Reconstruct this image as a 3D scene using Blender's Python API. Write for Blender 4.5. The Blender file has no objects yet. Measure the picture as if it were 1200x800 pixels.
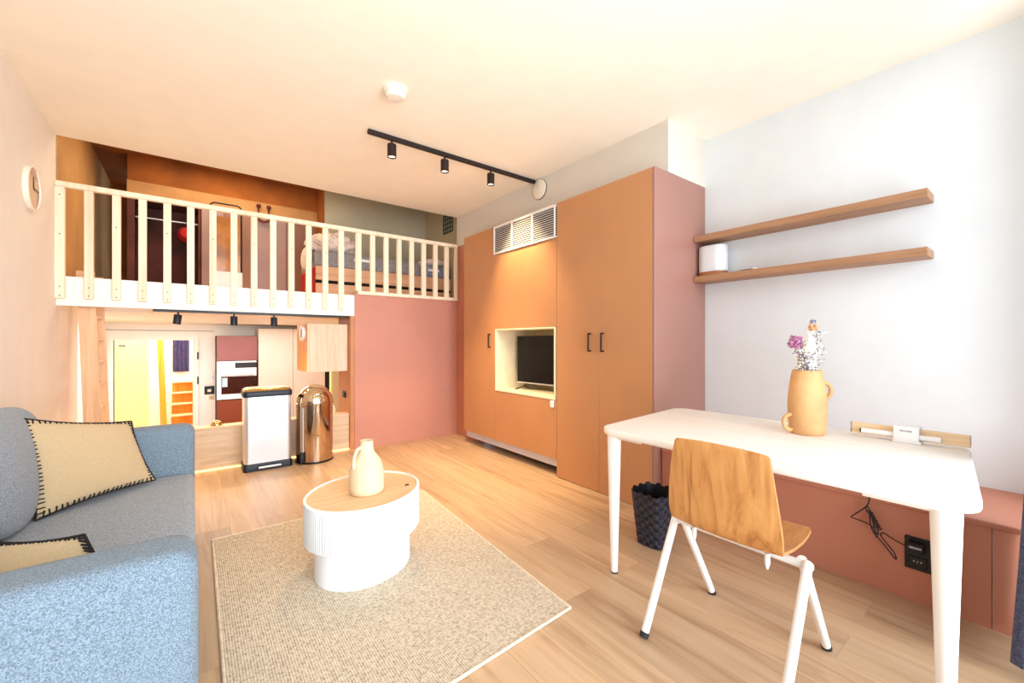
import bpy, bmesh, math, random
from mathutils import Vector, Matrix
random.seed(7)
S = bpy.context.scene
COL = S.collection
PI = math.pi

# ------------------------------------------------------------------ materials
def lin(c):
    return tuple(((v/255)/12.92 if v/255 <= .04045 else ((v/255+.055)/1.055)**2.4) for v in c) + (1,)

def newmat(name):
    m = bpy.data.materials.new(name); m.use_nodes = True
    nt = m.node_tree
    return m, nt, nt.nodes['Principled BSDF']

def N(nt, t, **kw):
    n = nt.nodes.new(t)
    for k, v in kw.items():
        setattr(n, k, v)
    return n

def coords(nt, scale=(1, 1, 1), rot=(0, 0, 0), loc=(0, 0, 0)):
    tc = N(nt, 'ShaderNodeTexCoord'); mp = N(nt, 'ShaderNodeMapping')
    mp.inputs['Scale'].default_value = scale; mp.inputs['Rotation'].default_value = rot
    mp.inputs['Location'].default_value = loc
    nt.links.new(tc.outputs['Object'], mp.inputs['Vector'])
    return mp.outputs['Vector']

def ramp(nt, fac, stops):
    r = N(nt, 'ShaderNodeValToRGB')
    el = r.color_ramp.elements
    while len(el) < len(stops): el.new(.5)
    for e, (p, c) in zip(el, stops):
        e.position = p; e.color = lin(c)
    nt.links.new(fac, r.inputs['Fac'])
    return r.outputs['Color']

def bump(nt, b, h, strength=.3, dist=.01):
    n = N(nt, 'ShaderNodeBump'); n.inputs['Strength'].default_value = strength
    n.inputs['Distance'].default_value = dist
    nt.links.new(h, n.inputs['Height']); nt.links.new(n.outputs['Normal'], b.inputs['Normal'])

def plain(name, c, rough=.6, metal=0, var=.06, scale=6, bumps=0, spec=.4, bscale=60):
    m, nt, b = newmat(name)
    v = coords(nt)
    n = N(nt, 'ShaderNodeTexNoise'); n.inputs['Scale'].default_value = scale; n.inputs['Detail'].default_value = 3
    nt.links.new(v, n.inputs['Vector'])
    lo = tuple(max(0, x*(1-var)) for x in c); hi = tuple(min(255, x*(1+var*.5)) for x in c)
    nt.links.new(ramp(nt, n.outputs['Fac'], [(.3, lo), (.7, hi)]), b.inputs['Base Color'])
    b.inputs['Roughness'].default_value = rough; b.inputs['Metallic'].default_value = metal
    b.inputs['Specular IOR Level'].default_value = spec
    if bumps:
        n2 = N(nt, 'ShaderNodeTexNoise'); n2.inputs['Scale'].default_value = bscale; n2.inputs['Detail'].default_value = 4
        nt.links.new(v, n2.inputs['Vector']); bump(nt, b, n2.outputs['Fac'], bumps)
    return m

def glow(name, c, strength):
    m, nt, b = newmat(name)
    b.inputs['Base Color'].default_value = lin(c)
    b.inputs['Emission Color'].default_value = lin(c); b.inputs['Emission Strength'].default_value = strength
    return m

def wood(name, dark, mid, light, axis='x', grain=14, rough=.5, stretch=.06, spec=.35, warp=1.2):
    """streaky grain running along one object axis"""
    m, nt, b = newmat(name)
    sc = {'x': (stretch, 1, 1), 'y': (1, stretch, 1), 'z': (1, 1, stretch)}[axis]
    v = coords(nt, tuple(s*grain for s in sc))
    n = N(nt, 'ShaderNodeTexNoise'); n.inputs['Scale'].default_value = 1.0
    n.inputs['Detail'].default_value = 8; n.inputs['Roughness'].default_value = .62; n.inputs['Distortion'].default_value = warp
    nt.links.new(v, n.inputs['Vector'])
    nt.links.new(ramp(nt, n.outputs['Fac'], [(.28, dark), (.5, mid), (.72, light)]), b.inputs['Base Color'])
    b.inputs['Roughness'].default_value = rough; b.inputs['Specular IOR Level'].default_value = spec
    bump(nt, b, n.outputs['Fac'], .06, .004)
    return m

def floor_mat():
    m, nt, b = newmat('oak_planks')
    v = coords(nt, rot=(0, 0, PI/2))
    br = N(nt, 'ShaderNodeTexBrick'); br.offset = .37; br.offset_frequency = 2
    br.inputs['Scale'].default_value = 1; br.inputs['Brick Width'].default_value = 1.35; br.inputs['Row Height'].default_value = .19
    br.inputs['Mortar Size'].default_value = .0012; br.inputs['Mortar Smooth'].default_value = .3; br.inputs['Bias'].default_value = 0
    br.inputs['Color1'].default_value = (.2, .2, .2, 1); br.inputs['Color2'].default_value = (.8, .8, .8, 1)
    br.inputs['Mortar'].default_value = (.5, .5, .5, 1)
    nt.links.new(v, br.inputs['Vector'])
    # offset the grain per plank
    add = N(nt, 'ShaderNodeVectorMath', operation='MULTIPLY_ADD')
    nt.links.new(br.outputs['Color'], add.inputs[0]); add.inputs[1].default_value = (9, 9, 9)
    nt.links.new(coords(nt, (14, .9, 1)), add.inputs[2])
    n = N(nt, 'ShaderNodeTexNoise'); n.inputs['Scale'].default_value = 1; n.inputs['Detail'].default_value = 9
    n.inputs['Roughness'].default_value = .62; n.inputs['Distortion'].default_value = 1.1
    nt.links.new(add.outputs[0], n.inputs['Vector'])
    c1 = ramp(nt, n.outputs['Fac'], [(.27, (176, 142, 110)), (.47, (206, 174, 140)), (.72, (218, 190, 158))])
    c2 = ramp(nt, br.outputs['Color'], [(.2, (225, 222, 220)), (.8, (255, 252, 248))])
    mx = N(nt, 'ShaderNodeMix', data_type='RGBA', blend_type='MULTIPLY'); mx.inputs['Factor'].default_value = 1
    nt.links.new(c1, mx.inputs['A']); nt.links.new(c2, mx.inputs['B'])
    mx2 = N(nt, 'ShaderNodeMix', data_type='RGBA'); nt.links.new(br.outputs['Fac'], mx2.inputs['Factor'])
    nt.links.new(mx.outputs['Result'], mx2.inputs['A']); mx2.inputs['B'].default_value = lin((172, 138, 106))
    nt.links.new(mx2.outputs['Result'], b.inputs['Base Color'])
    b.inputs['Roughness'].default_value = .42; b.inputs['Specular IOR Level'].default_value = .4
    bump(nt, b, n.outputs['Fac'], .05, .003)
    return m

def fabric_mat(name, dark, mid, light, scale=170, bumps=.5):
    m, nt, b = newmat(name)
    v = coords(nt)
    n = N(nt, 'ShaderNodeTexNoise'); n.inputs['Scale'].default_value = scale; n.inputs['Detail'].default_value = 3; n.inputs['Roughness'].default_value = .8
    nt.links.new(v, n.inputs['Vector'])
    nt.links.new(ramp(nt, n.outputs['Fac'], [(.36, dark), (.5, mid), (.64, light)]), b.inputs['Base Color'])
    b.inputs['Roughness'].default_value = .95; b.inputs['Specular IOR Level'].default_value = .1
    b.inputs['Sheen Weight'].default_value = .15
    bump(nt, b, n.outputs['Fac'], bumps, .004)
    return m

def rug_mat():
    m, nt, b = newmat('jute_weave')
    v = coords(nt)
    w = []
    for d, ph in (('X', 0), ('Y', 0)):
        t = N(nt, 'ShaderNodeTexWave', wave_type='BANDS', bands_direction=d); t.inputs['Scale'].default_value = 34
        t.inputs['Distortion'].default_value = 1.6; t.inputs['Detail'].default_value = 2; t.inputs['Detail Scale'].default_value = 3
        nt.links.new(v, t.inputs['Vector']); w.append(t.outputs['Fac'])
    mul = N(nt, 'ShaderNodeMath', operation='MULTIPLY'); nt.links.new(w[0], mul.inputs[0]); nt.links.new(w[1], mul.inputs[1])
    n = N(nt, 'ShaderNodeTexNoise'); n.inputs['Scale'].default_value = 75; n.inputs['Detail'].default_value = 4; n.inputs['Roughness'].default_value = .7
    nt.links.new(v, n.inputs['Vector'])
    ad = N(nt, 'ShaderNodeMath', operation='MULTIPLY_ADD'); nt.links.new(n.outputs['Fac'], ad.inputs[0]); ad.inputs[1].default_value = .9
    ms = N(nt, 'ShaderNodeMath', operation='MULTIPLY'); nt.links.new(mul.outputs[0], ms.inputs[0]); ms.inputs[1].default_value = .42
    nt.links.new(ms.outputs[0], ad.inputs[2])
    nt.links.new(ramp(nt, ad.outputs[0], [(.34, (152, 134, 112)), (.52, (206, 190, 166)), (.76, (232, 220, 202))]), b.inputs['Base Color'])
    b.inputs['Roughness'].default_value = .95; b.inputs['Specular IOR Level'].default_value = .1
    bump(nt, b, ad.outputs[0], .7, .006)
    return m

def brushed(name, c, rough=.25, axis='z'):
    m, nt, b = newmat(name)
    sc = {'z': (1, 1, .02), 'x': (.02, 1, 1)}[axis]
    v = coords(nt, tuple(s*90 for s in sc))
    n = N(nt, 'ShaderNodeTexNoise'); n.inputs['Scale'].default_value = 1; nt.links.new(v, n.inputs['Vector'])
    lo = tuple(x*.9 for x in c)
    nt.links.new(ramp(nt, n.outputs['Fac'], [(.3, lo), (.7, c)]), b.inputs['Base Color'])
    b.inputs['Metallic'].default_value = 1; b.inputs['Roughness'].default_value = rough
    return m

M = {}
M['floor'] = floor_mat()
M['ceiling'] = plain('cream_ceiling_paint', (250, 243, 228), .9, var=.01, spec=.1)
M['wall'] = plain('white_wall_paint', (224, 228, 231), .9, var=.01, spec=.1, bumps=.02, bscale=200)
M['wall_left'] = plain('warm_white_wall_paint', (240, 234, 226), .9, var=.01, spec=.1, bumps=.02, bscale=200)
M['olive'] = plain('olive_grey_paint', (184, 174, 148), .9, var=.05, scale=2)
M['orange'] = plain('orange_lit_paint', (150, 86, 32), .8, var=.22, scale=2.2)  # warm light on the white loft surfaces put into the orange
M['loft_left'] = plain('ochre_lit_wall', (196, 150, 94), .9, var=.12, scale=1.6)  # ochre carries the warm light falling on the loft side wall
M['pink'] = plain('terracotta_pink_laminate', (198, 138, 120), .55, var=.03, scale=2, spec=.3)
M['pink2'] = plain('terracotta_laminate', (196, 130, 106), .5, var=.03, scale=2, spec=.35)
M['pinkedge'] = plain('terracotta_edge', (150, 84, 66), .6, var=.03)
M['ward'] = plain('copper_brown_laminate', (188, 134, 92), .42, var=.03, scale=2, spec=.4, bumps=.01, bscale=300)
M['wardside'] = plain('copper_brown_side_laminate', (160, 114, 102), .34, var=.03, scale=2, spec=.5, bumps=.01, bscale=300)
M['dark'] = plain('dark_gap', (30, 22, 20), .9, var=0)
M['grille'] = plain('white_grille', (240, 238, 234), .5, var=.01)
M['grilleback'] = plain('grille_shadow', (70, 74, 70), .9, var=.05)
M['niche'] = plain('niche_white_wood', (236, 222, 190), .6, var=.04, scale=8)
M['black'] = plain('black_metal', (24, 22, 24), .4, var=.05)
M['track'] = plain('black_track', (34, 22, 20), .5, var=.05)
M['spot'] = plain('black_brown_spot', (40, 20, 18), .4, var=.05)
M['tv'] = plain('tv_glass', (8, 4, 7), .25, var=0, spec=.25)
M['plinth'] = plain('grey_white_plinth', (214, 214, 226), .35, var=.02)
M['rail'] = wood('pale_pine_paint', (226, 208, 176), (246, 232, 206), (252, 242, 222), 'z', 10, .6)
M['fascia'] = plain('white_fascia', (246, 242, 236), .5, var=.01)
M['screw'] = plain('screw_head', (70, 62, 56), .5, var=.1)
M['lowwood'] = wood('pale_oak_panel', (196, 166, 132), (216, 188, 156), (228, 204, 176), 'x', 26, .55)
M['uppwood'] = wood('pale_oak_cabinet', (206, 178, 148), (222, 196, 168), (232, 210, 186), 'z', 22, .55)
M['ladder'] = wood('beech_ladder', (212, 168, 126), (228, 188, 148), (236, 202, 166), 'z', 14, .5)
M['orangewood'] = wood('orange_pine_lit_oak', (200, 120, 30), (222, 146, 48), (236, 168, 72), 'z', 12, .5)
M['cream'] = plain('cream_cabinet', (208, 194, 182), .5, var=.02)
M['mauve'] = plain('mauve_cabinet', (136, 82, 80), .45, var=.03)
M['rust'] = plain('rust_cabinet', (124, 56, 30), .45, var=.04)
M['steelwhite'] = plain('white_steel', (235, 235, 238), .3, var=.01)
M['ovenglass'] = plain('oven_glass', (46, 12, 8), .1, var=.2)
M['yellow'] = plain('yellow_wall', (252, 230, 168), .8, var=.02)
M['curtain'] = fabric_mat('navy_curtain', (40, 32, 74), (62, 52, 96), (80, 70, 120), 60)
M['bluecurtain'] = fabric_mat('slate_blue_curtain', (58, 62, 84), (80, 86, 112), (98, 104, 132), 120)
M['sofa'] = fabric_mat('blue_grey_sofa', (80, 92, 104), (116, 131, 145), (140, 155, 168), 310, .35)
M['sofacush'] = fabric_mat('grey_sofa', (94, 103, 115), (146, 156, 168), (178, 188, 199), 250, .4)
M['pillow'] = fabric_mat('cream_wool', (186, 160, 124), (194, 169, 132), (200, 176, 140), 240, .12)
M['stitch'] = plain('black_yarn', (28, 24, 24), .9, var=.1)
M['seam'] = plain('tan_seam', (176, 140, 96), .9, var=.1)
M['rug'] = rug_mat()
M['rugedge'] = plain('rug_binding', (226, 208, 186), .9, var=.1, scale=40)
M['drum'] = plain('white_lacquer', (246, 247, 248), .55, var=.005)
M['ctop'] = wood('oak_table_top', (206, 168, 124), (224, 188, 146), (236, 204, 164), 'x', 18, .5)
M['jug'] = plain('buff_clay', (230, 204, 168), .7, var=.06, scale=9, bumps=.08)
M['vase'] = plain('orange_clay', (222, 172, 118), .7, var=.08, scale=9, bumps=.08)
M['vasein'] = plain('clay_inside', (120, 80, 46), .9, var=.1)
M['desk'] = wood('whitewashed_desk_top', (240, 232, 222), (246, 240, 232), (250, 246, 240), 'y', 16, .5)
M['deskleg'] = plain('white_leg_paint', (246, 243, 238), .5, var=.01)
M['foot'] = plain('black_foot', (40, 38, 38), .7, var=.1)
M['ply'] = wood('honey_plywood', (158, 96, 46), (206, 146, 84), (222, 168, 106), 'z', 11, .4, .16, warp=2.2)
M['plyseat'] = wood('honey_plywood_seat', (158, 96, 46), (204, 144, 82), (220, 164, 102), 'x', 11, .4, .16, warp=2.2)
M['plyedge'] = plain('plywood_edge', (184, 120, 68), .6, var=.15, scale=30)
M['chairleg'] = plain('white_tube', (240, 238, 235), .35, var=.01)
M['basket'] = plain('black_woven_strap', (22, 22, 32), .5, var=.3, scale=50)
M['basket2'] = plain('black_woven_strap_light', (50, 50, 66), .4, var=.25, scale=50)
M['trimwood'] = plain('brown_side_panel', (196, 132, 84), .5, var=.05)
M['bulk'] = plain('bulkhead_paint', (214, 208, 198), .9, var=.01, spec=.1)
M['shelf'] = wood('walnut_shelf', (146, 106, 76), (168, 124, 92), (182, 138, 106), 'y', 20, .5)
M['shade'] = plain('white_shade', (224, 225, 228), .5, var=.01)
M['shadebase'] = wood('brown_base', (140, 84, 50), (164, 102, 64), (178, 116, 76), 'y', 20, .5)
M['bamboo'] = wood('bamboo', (226, 192, 150), (240, 210, 170), (246, 220, 184), 'y', 20, .5)
M['whiteplastic'] = plain('white_plastic', (246, 246, 248), .4, var=.005)
M['offwhite'] = plain('offwhite_plastic', (236, 228, 214), .4, var=.01)
M['greyprint'] = plain('grey_print', (176, 176, 180), .6, var=.2, scale=60)
M['steel'] = plain('brushed_steel', (222, 226, 232), .33, .75, var=.02, scale=3)
M['chrome'] = brushed('polished_steel', (214, 190, 166), .07)
M['chromelid'] = brushed('polished_lid', (226, 204, 174), .05)
M['navyplastic'] = plain('navy_black_plastic', (22, 26, 40), .45, var=.05)
M['bronze'] = brushed('bronze_lid', (196, 164, 110), .3)
M['brass'] = brushed('brass', (222, 190, 120), .2)
M['bedwood'] = wood('bed_pine', (196, 148, 112), (216, 170, 134), (226, 184, 150), 'x', 16, .55)
M['mattress'] = fabric_mat('grey_mattress', (126, 124, 128), (144, 142, 146), (158, 156, 160), 60, .2)
M['mattressblue'] = fabric_mat('blue_grey_bedding', (112, 124, 152), (134, 148, 176), (160, 172, 196), 40, .2)
M['duvet'] = fabric_mat('rumpled_linen', (206, 190, 182), (230, 216, 208), (242, 232, 226), 26, .4)
M['label'] = plain('white_label', (246, 246, 246), .6, var=.01)
M['closetin'] = plain('closet_interior', (96, 50, 44), .8, var=.3, scale=3)
M['closetdoor'] = plain('mauve_grey_door', (158, 130, 128), .5, var=.12, scale=1.5)
M['closetdoor2'] = plain('brown_door', (142, 100, 82), .5, var=.12, scale=1.5)
M['cornice'] = plain('ochre_cornice', (178, 132, 82), .7, var=.06)
M['red'] = plain('red_felt', (176, 26, 34), .8, var=.1)
M['darkred'] = plain('dark_red_hook', (92, 20, 22), .5, var=.1)
M['mirrorpanel'] = plain('painted_amber_reflection', (196, 124, 48), .2, var=.3, scale=4, spec=.6)  # amber reflection of the loft painted into the panel colour
M['socket'] = plain('black_socket', (30, 28, 32), .4, var=.05)
M['ventback'] = plain('vent_backing', (150, 158, 140), .7, var=.1)
M['vent'] = plain('dark_vent', (60, 66, 56), .7, var=.1)
M['clockface'] = plain('clock_wood_face', (226, 196, 166), .6, var=.04)
M['clockrim'] = plain('clock_white_rim', (250, 240, 224), .4, var=.01)
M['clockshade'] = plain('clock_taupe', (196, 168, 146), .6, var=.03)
M['lens'] = glow('lit_lens', (255, 238, 205), 6)
M['glowstrip'] = glow('warm_strip', (255, 214, 130), 2.5)
M['stem'] = plain('dry_stem', (176, 160, 120), .9, var=.1)
M['pinkflower'] = plain('mauve_flower', (186, 122, 158), .9, var=.35, scale=60)
M['whiteflower'] = plain('cream_plume', (250, 244, 230), .95, var=.05, scale=40)
M['greyflower'] = plain('lilac_grey_buds', (150, 140, 160), .9, var=.4, scale=80)
M['peachflower'] = plain('peach_flower', (236, 178, 128), .9, var=.2, scale=60)
M['glassblue'] = plain('oven_sticker', (170, 196, 210), .3, var=.1)

# ------------------------------------------------------------------ mesh builder
class MB:
    def __init__(s): s.v = []; s.f = []; s.mi = []; s.cur = 0
    def add(s, vs, fs, mi=None):
        o = len(s.v); s.v += [tuple(p) for p in vs]; s.f += [tuple(i+o for i in f) for f in fs]
        s.mi += [s.cur if mi is None else mi]*len(fs); return s
    def box(s, x0, y0, z0, x1, y1, z1, mi=None):
        vs = [(x0,y0,z0),(x1,y0,z0),(x1,y1,z0),(x0,y1,z0),(x0,y0,z1),(x1,y0,z1),(x1,y1,z1),(x0,y1,z1)]
        return s.add(vs, [(0,3,2,1),(4,5,6,7),(0,1,5,4),(1,2,6,5),(2,3,7,6),(3,0,4,7)], mi)
    def bm(s, bm, mi=None):
        bm.verts.index_update(); s.add([v.co for v in bm.verts], [[v.index for v in f.verts] for f in bm.faces], mi); bm.free(); return s
    def rbox(s, x0, y0, z0, x1, y1, z1, r=.01, seg=3, mi=None, mat=None):
        bm = bmesh.new(); bmesh.ops.create_cube(bm, size=1)
        for v in bm.verts: v.co = Vector(((x0+x1)/2+v.co.x*(x1-x0), (y0+y1)/2+v.co.y*(y1-y0), (z0+z1)/2+v.co.z*(z1-z0)))
        bmesh.ops.bevel(bm, geom=list(bm.edges), offset=r, segments=seg, profile=.5, affect='EDGES')
        if mat is not None: bmesh.ops.transform(bm, matrix=mat, verts=bm.verts)
        return s.bm(bm, mi)
    def prism(s, pts, z0, z1, mi=None, mat=None):
        """pts: xy polygon counterclockwise"""
        n = len(pts); vs = [(x, y, z0) for x, y in pts] + [(x, y, z1) for x, y in pts]
        if mat is not None: vs = [mat @ Vector(p) for p in vs]
        fs = [tuple(range(n-1, -1, -1)), tuple(range(n, 2*n))] + [(i, (i+1) % n, n+(i+1) % n, n+i) for i in range(n)]
        return s.add(vs, fs, mi)
    def rings(s, rings, cap=True, mi=None):
        n = len(rings[0]); vs = [p for r in rings for p in r]; fs = []
        for k in range(len(rings)-1):
            for i in range(n):
                j = (i+1) % n; fs.append((k*n+i, k*n+j, (k+1)*n+j, (k+1)*n+i))
        if cap: fs += [tuple(range(n-1, -1, -1)), tuple(range((len(rings)-1)*n, len(rings)*n))]
        return s.add(vs, fs, mi)
    def lathe(s, prof, c=(0,0,0), n=32, cap=True, mi=None, sx=1, sy=1, rot=0, mat=None):
        R = []
        for r, z in prof:
            ring = []
            for i in range(n):
                a = 2*PI*i/n; x, y = r*sx*math.cos(a), r*sy*math.sin(a)
                x, y = x*math.cos(rot)-y*math.sin(rot), x*math.sin(rot)+y*math.cos(rot)
                p = Vector((x, y, z))
                if mat is not None: p = mat @ p
                ring.append(p+Vector(c))
            R.append(ring)
        return s.rings(R, cap, mi)
    def tube(s, pts, r, n=10, closed=False, mi=None, cap=True):
        pts = [Vector(p) for p in pts]; m = len(pts); R = []
        rs = r if isinstance(r, (list, tuple)) else [r]*m
        prev = None
        for i, p in enumerate(pts):
            if closed: d = pts[(i+1) % m]-pts[i-1]
            else: d = pts[min(i+1, m-1)]-pts[max(i-1, 0)]
            d.normalize()
            if prev is None:
                u = d.cross(Vector((0,0,1)) if abs(d.z) < .9 else Vector((1,0,0)))
            else:
                u = prev - d*prev.dot(d)
            u.normalize(); prev = u; w = d.cross(u)
            R.append([p+(u*math.cos(2*PI*k/n)+w*math.sin(2*PI*k/n))*rs[i] for k in range(n)])
        if closed: R.append(R[0]); cap = False
        return s.rings(R, cap, mi)
    def ball(s, c, r, sub=2, mi=None, sc=(1,1,1)):
        bm = bmesh.new(); bmesh.ops.create_icosphere(bm, subdivisions=sub, radius=r)
        for v in bm.verts: v.co = Vector((v.co.x*sc[0]+c[0], v.co.y*sc[1]+c[1], v.co.z*sc[2]+c[2]))
        return s.bm(bm, mi)
    def build(s, name, mat, parent=None, loc=None, smooth=False, angle=None):
        """world-space vertices; loc is the object's origin (or the root's world location for a child)"""
        me = bpy.data.meshes.new(name)
        org = Vector(loc) if loc is not None else (WL[parent] if parent is not None else Vector((0,0,0)))
        me.from_pydata([Vector(p)-org for p in s.v], [], s.f)
        mats = mat if isinstance(mat, (list, tuple)) else [mat]
        for mm in mats: me.materials.append(M[mm])
        for p, i in zip(me.polygons, s.mi): p.material_index = i
        bm = bmesh.new(); bm.from_mesh(me); bmesh.ops.recalc_face_normals(bm, faces=bm.faces); bm.to_mesh(me); bm.free()
        if smooth:
            me.shade_smooth()
            me.set_sharp_from_angle(angle=math.radians(angle or 40))
        o = bpy.data.objects.new(name, me); COL.objects.link(o)
        WL[o] = org
        if parent is not None:
            o.parent = parent; o.location = org-WL[parent]
        else:
            o.location = org
        return o
WL = {}

def tag(o, label, cat, group=None, kind=None):
    if label: o['label'] = label
    if cat: o['category'] = cat
    if group: o['group'] = group
    if kind: o['kind'] = kind
    return o

def thing(name, loc, label, cat, group=None):
    o = bpy.data.objects.new(name, None); COL.objects.link(o); o.location = loc; o.empty_display_size = .05
    WL[o] = Vector(loc)
    return tag(o, label, cat, group)

def struct(name, mb, mat, smooth=False, label=None):
    o = mb.build(name, mat, smooth=smooth); o['kind'] = 'structure'
    if label: o['label'] = label
    return o

def copy_tree(o, parent=None):
    c = o.copy(); COL.objects.link(c)
    WL[c] = WL[o].copy()
    if parent is not None: c.parent = parent
    for ch in list(o.children): copy_tree(ch, c)
    return c

B = lambda *a: MB().box(*a)
def basis(origin, ux, uy, uz):
    m = Matrix((ux, uy, uz)).transposed().to_4x4(); m.translation = Vector(origin); return m

# ================================================================== SETTING
CE = 2.76
struct('floor', B(-.95, -.3, -.12, 3.3, 4.70, 0), 'floor')
struct('ceiling', B(-.95, -.3, CE, 3.3, 4.65, 3.32), 'ceiling')
w = MB(); w.box(-.95, -.3, 0, -.83, 5.42, CE); w.box(-.95, 4.65, CE, -.83, 5.42, 3.32)
struct('wall_left', w, 'wall_left')
struct('wall_right', B(3.2, -.3, 0, 3.3, 4.65, CE), 'wall')
struct('wall_bulkhead', B(2.68, 1.67, 2.386, 3.2, 4.65, CE), 'bulk')
# window side behind the camera, with a wide opening for the daylight
w = MB(); w.box(-.83, -.3, 0, -.6, -.15, CE); w.box(2.95, -.3, 0, 3.2, -.15, CE)
w.box(-.6, -.3, 0, 2.95, -.15, .12); w.box(-.6, -.3, 2.66, 2.95, -.15, CE)
struct('wall_front', w, 'wall')
# pink box under the bed, edge board
struct('wall_partition', B(1.405, 4.65, -.85, 2.72, 5.15, 1.692), 'pink')
struct('trim_1', B(1.362, 4.655, -.85, 1.404, 5.13, 1.458), 'trimwood')
struct('trim_2', B(2.682, 4.2, 0, 2.80, 4.649, 2.384), 'pink2')
# low ledge under the right wall
t = thing('storage_ledge', (2.9, .75, 0), 'long low terracotta ledge along the white wall behind the desk', 'ledge')
MB().rbox(2.59, -.14, .415, 3.198, 1.668, .44, .004, 1).build('top_board', 'pink2', t)
for y0, y1 in ((-.14, .155), (.158, 1.0), (1.003, 1.668)):
    B(2.60, y0, 0, 2.64, y1, .414).build('front_panel', 'pink2', t)
# low wooden wall to the kitchen
t = thing('low_partition', (.55, 4.76, 0), 'low pale oak partition behind the two bins, kitchen beyond', 'partition')
B(-.30, 4.702, -.84, 1.36, 4.80, .372).build('panel', 'lowwood', t)
MB().rbox(-.31, 4.695, .3725, 1.361, 4.83, .396, .003, 1).build('cap', 'lowwood', t)
B(-.29, 4.692, 0.001, 1.36, 4.7015, .012).build('glow_strip', 'glowstrip', t)  # emissive strip put in for the warm glow on the floor
# kitchen shell
struct('floor_kitchen', B(-1.2, 4.83, -.97, 3.3, 8.5, -.85), 'floor')
struct('trim_3', B(-.95, 4.70, -.97, 3.3, 4.829, -.85), 'lowwood')
struct('wall_kitchen_left', B(-1.17, 5.42, -.85, -1.05, 8.5, 1.458), 'wall_left')
struct('wall_kitchen_near_left', B(-.95, 4.70, -.85, -.83, 5.42, -.001), 'wall_left')
struct('wall_kitchen_right', B(2.95, 5.15, -.85, 3.05, 8.5, 1.458), 'yellow')
w = MB(); w.box(-1.2, 8.5, -.85, -.93, 8.6, 1.458); w.box(.06, 8.5, -.85, 3.1, 8.6, 1.458); w.box(-.93, 8.5, 1.2, .06, 8.6, 1.458)
struct('wall_kitchen_back', w, 'fascia')
struct('trim_4', B(-1.04, 8.488, 1.345, .29, 8.4995, 1.357), 'greyprint')
w = MB(); w.box(-.985, 8.47, -.85, -.93, 8.61, 1.2); w.box(.03, 8.47, -.85, .075, 8.61, 1.2); w.box(-.985, 8.47, 1.2, .075, 8.61, 1.262)
struct('trim_5', w, 'fascia')
# door leaf edge with hinges, standing open into the hall
t = thing('door_1', (.045, 8.6, -.85), None, None); t['kind'] = 'structure'
B(.008, 8.612, -.84, .05, 9.4, 1.195).build('door_leaf', 'fascia', t)
for z in (.95, .55, -.55):
    MB().lathe([(.011, z-.06), (.011, z+.06)], (.07, 8.462, 0), 10).build('hinge', 'screw', t)
# hall beyond the door
struct('floor_hall', B(-2.2, 8.61, -.97, .6, 12.2, -.85), 'floor')
struct('ceiling_hall', B(-2.2, 8.61, 1.5, .6, 12.2, 1.6), 'wall')
struct('wall_hall_front', B(-2.2, 9.5, -.85, -.60, 9.6, 1.5), 'yellow')
struct('wall_hall_back', B(-2.2, 12.1, -.85, .6, 12.2, 1.5), 'wall')
struct('wall_hall_right', B(.5, 8.61, -.85, .6, 12.1, 1.5), 'wall')
struct('wall_hall_left', B(-2.3, 8.61, -.85, -2.2, 12.2, 1.5), 'yellow')
t = thing('wall_vent', (-.935, 9.49, 1.12), 'small grey vent plate high on the yellow wall beyond the door', 'vent')
MB().rbox(-.98, 9.486, 1.09, -.89, 9.499, 1.13, .003, 1).build('plate', 'greyprint', t)
for k in range(3): B(-.972, 9.483, 1.097+k*.011, -.898, 9.4858, 1.101+k*.011).build('slot', 'screw', t)
# loft shell
w = MB(); w.box(-.30, 4.672, 1.46, 1.404, 7.5, 1.68); w.box(-.828, 4.672, 1.46, -.30, 4.76, 1.68); w.box(-.828, 5.42, 1.46, -.30, 7.5, 1.68)
w.box(1.405, 5.152, 1.46, 2.75, 7.5, 1.68)
w.box(1.405, 4.652, 1.6925, 2.75, 5.15, 1.6935)
struct('floor_loft', w, 'fascia')
w = MB(); w.box(-1.2, 5.42, 1.459, -.83, 8.6, 1.68); w.box(-.83, 7.5, 1.459, 3.1, 8.6, 1.68); w.box(2.75, 5.15, 1.459, 3.1, 7.5, 1.68)
struct('ceiling_kitchen', w, 'ceiling')
struct('trim_6', B(-.829, 4.652, 1.458, 1.402, 4.671, 1.684), 'fascia')
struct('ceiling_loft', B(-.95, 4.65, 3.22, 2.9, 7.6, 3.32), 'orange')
struct('wall_loft_left', B(-.95, 5.42, 1.68, -.831, 7.6, 3.22), 'loft_left')
struct('wall_loft_near_left', B(-.829, 4.66, 1.7, -.822, 5.42, 3.22), 'loft_left')
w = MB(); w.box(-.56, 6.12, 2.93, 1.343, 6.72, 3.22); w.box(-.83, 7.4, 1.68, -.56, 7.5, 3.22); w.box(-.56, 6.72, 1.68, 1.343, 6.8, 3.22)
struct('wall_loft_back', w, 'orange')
w = MB(); w.box(1.343, 5.7, 1.68, 2.85, 6.8, 3.22)
struct('wall_loft_olive', w, 'olive')
struct('lit_return', B(1.3395, 5.698, 1.68, 1.3429, 6.8, 3.22), 'orange')  # thin orange sheet: warm light on the olive wall's return painted in
struct('wall_loft_right', B(2.75, 4.651, 1.70, 2.85, 5.7, 3.22), 'olive')

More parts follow.
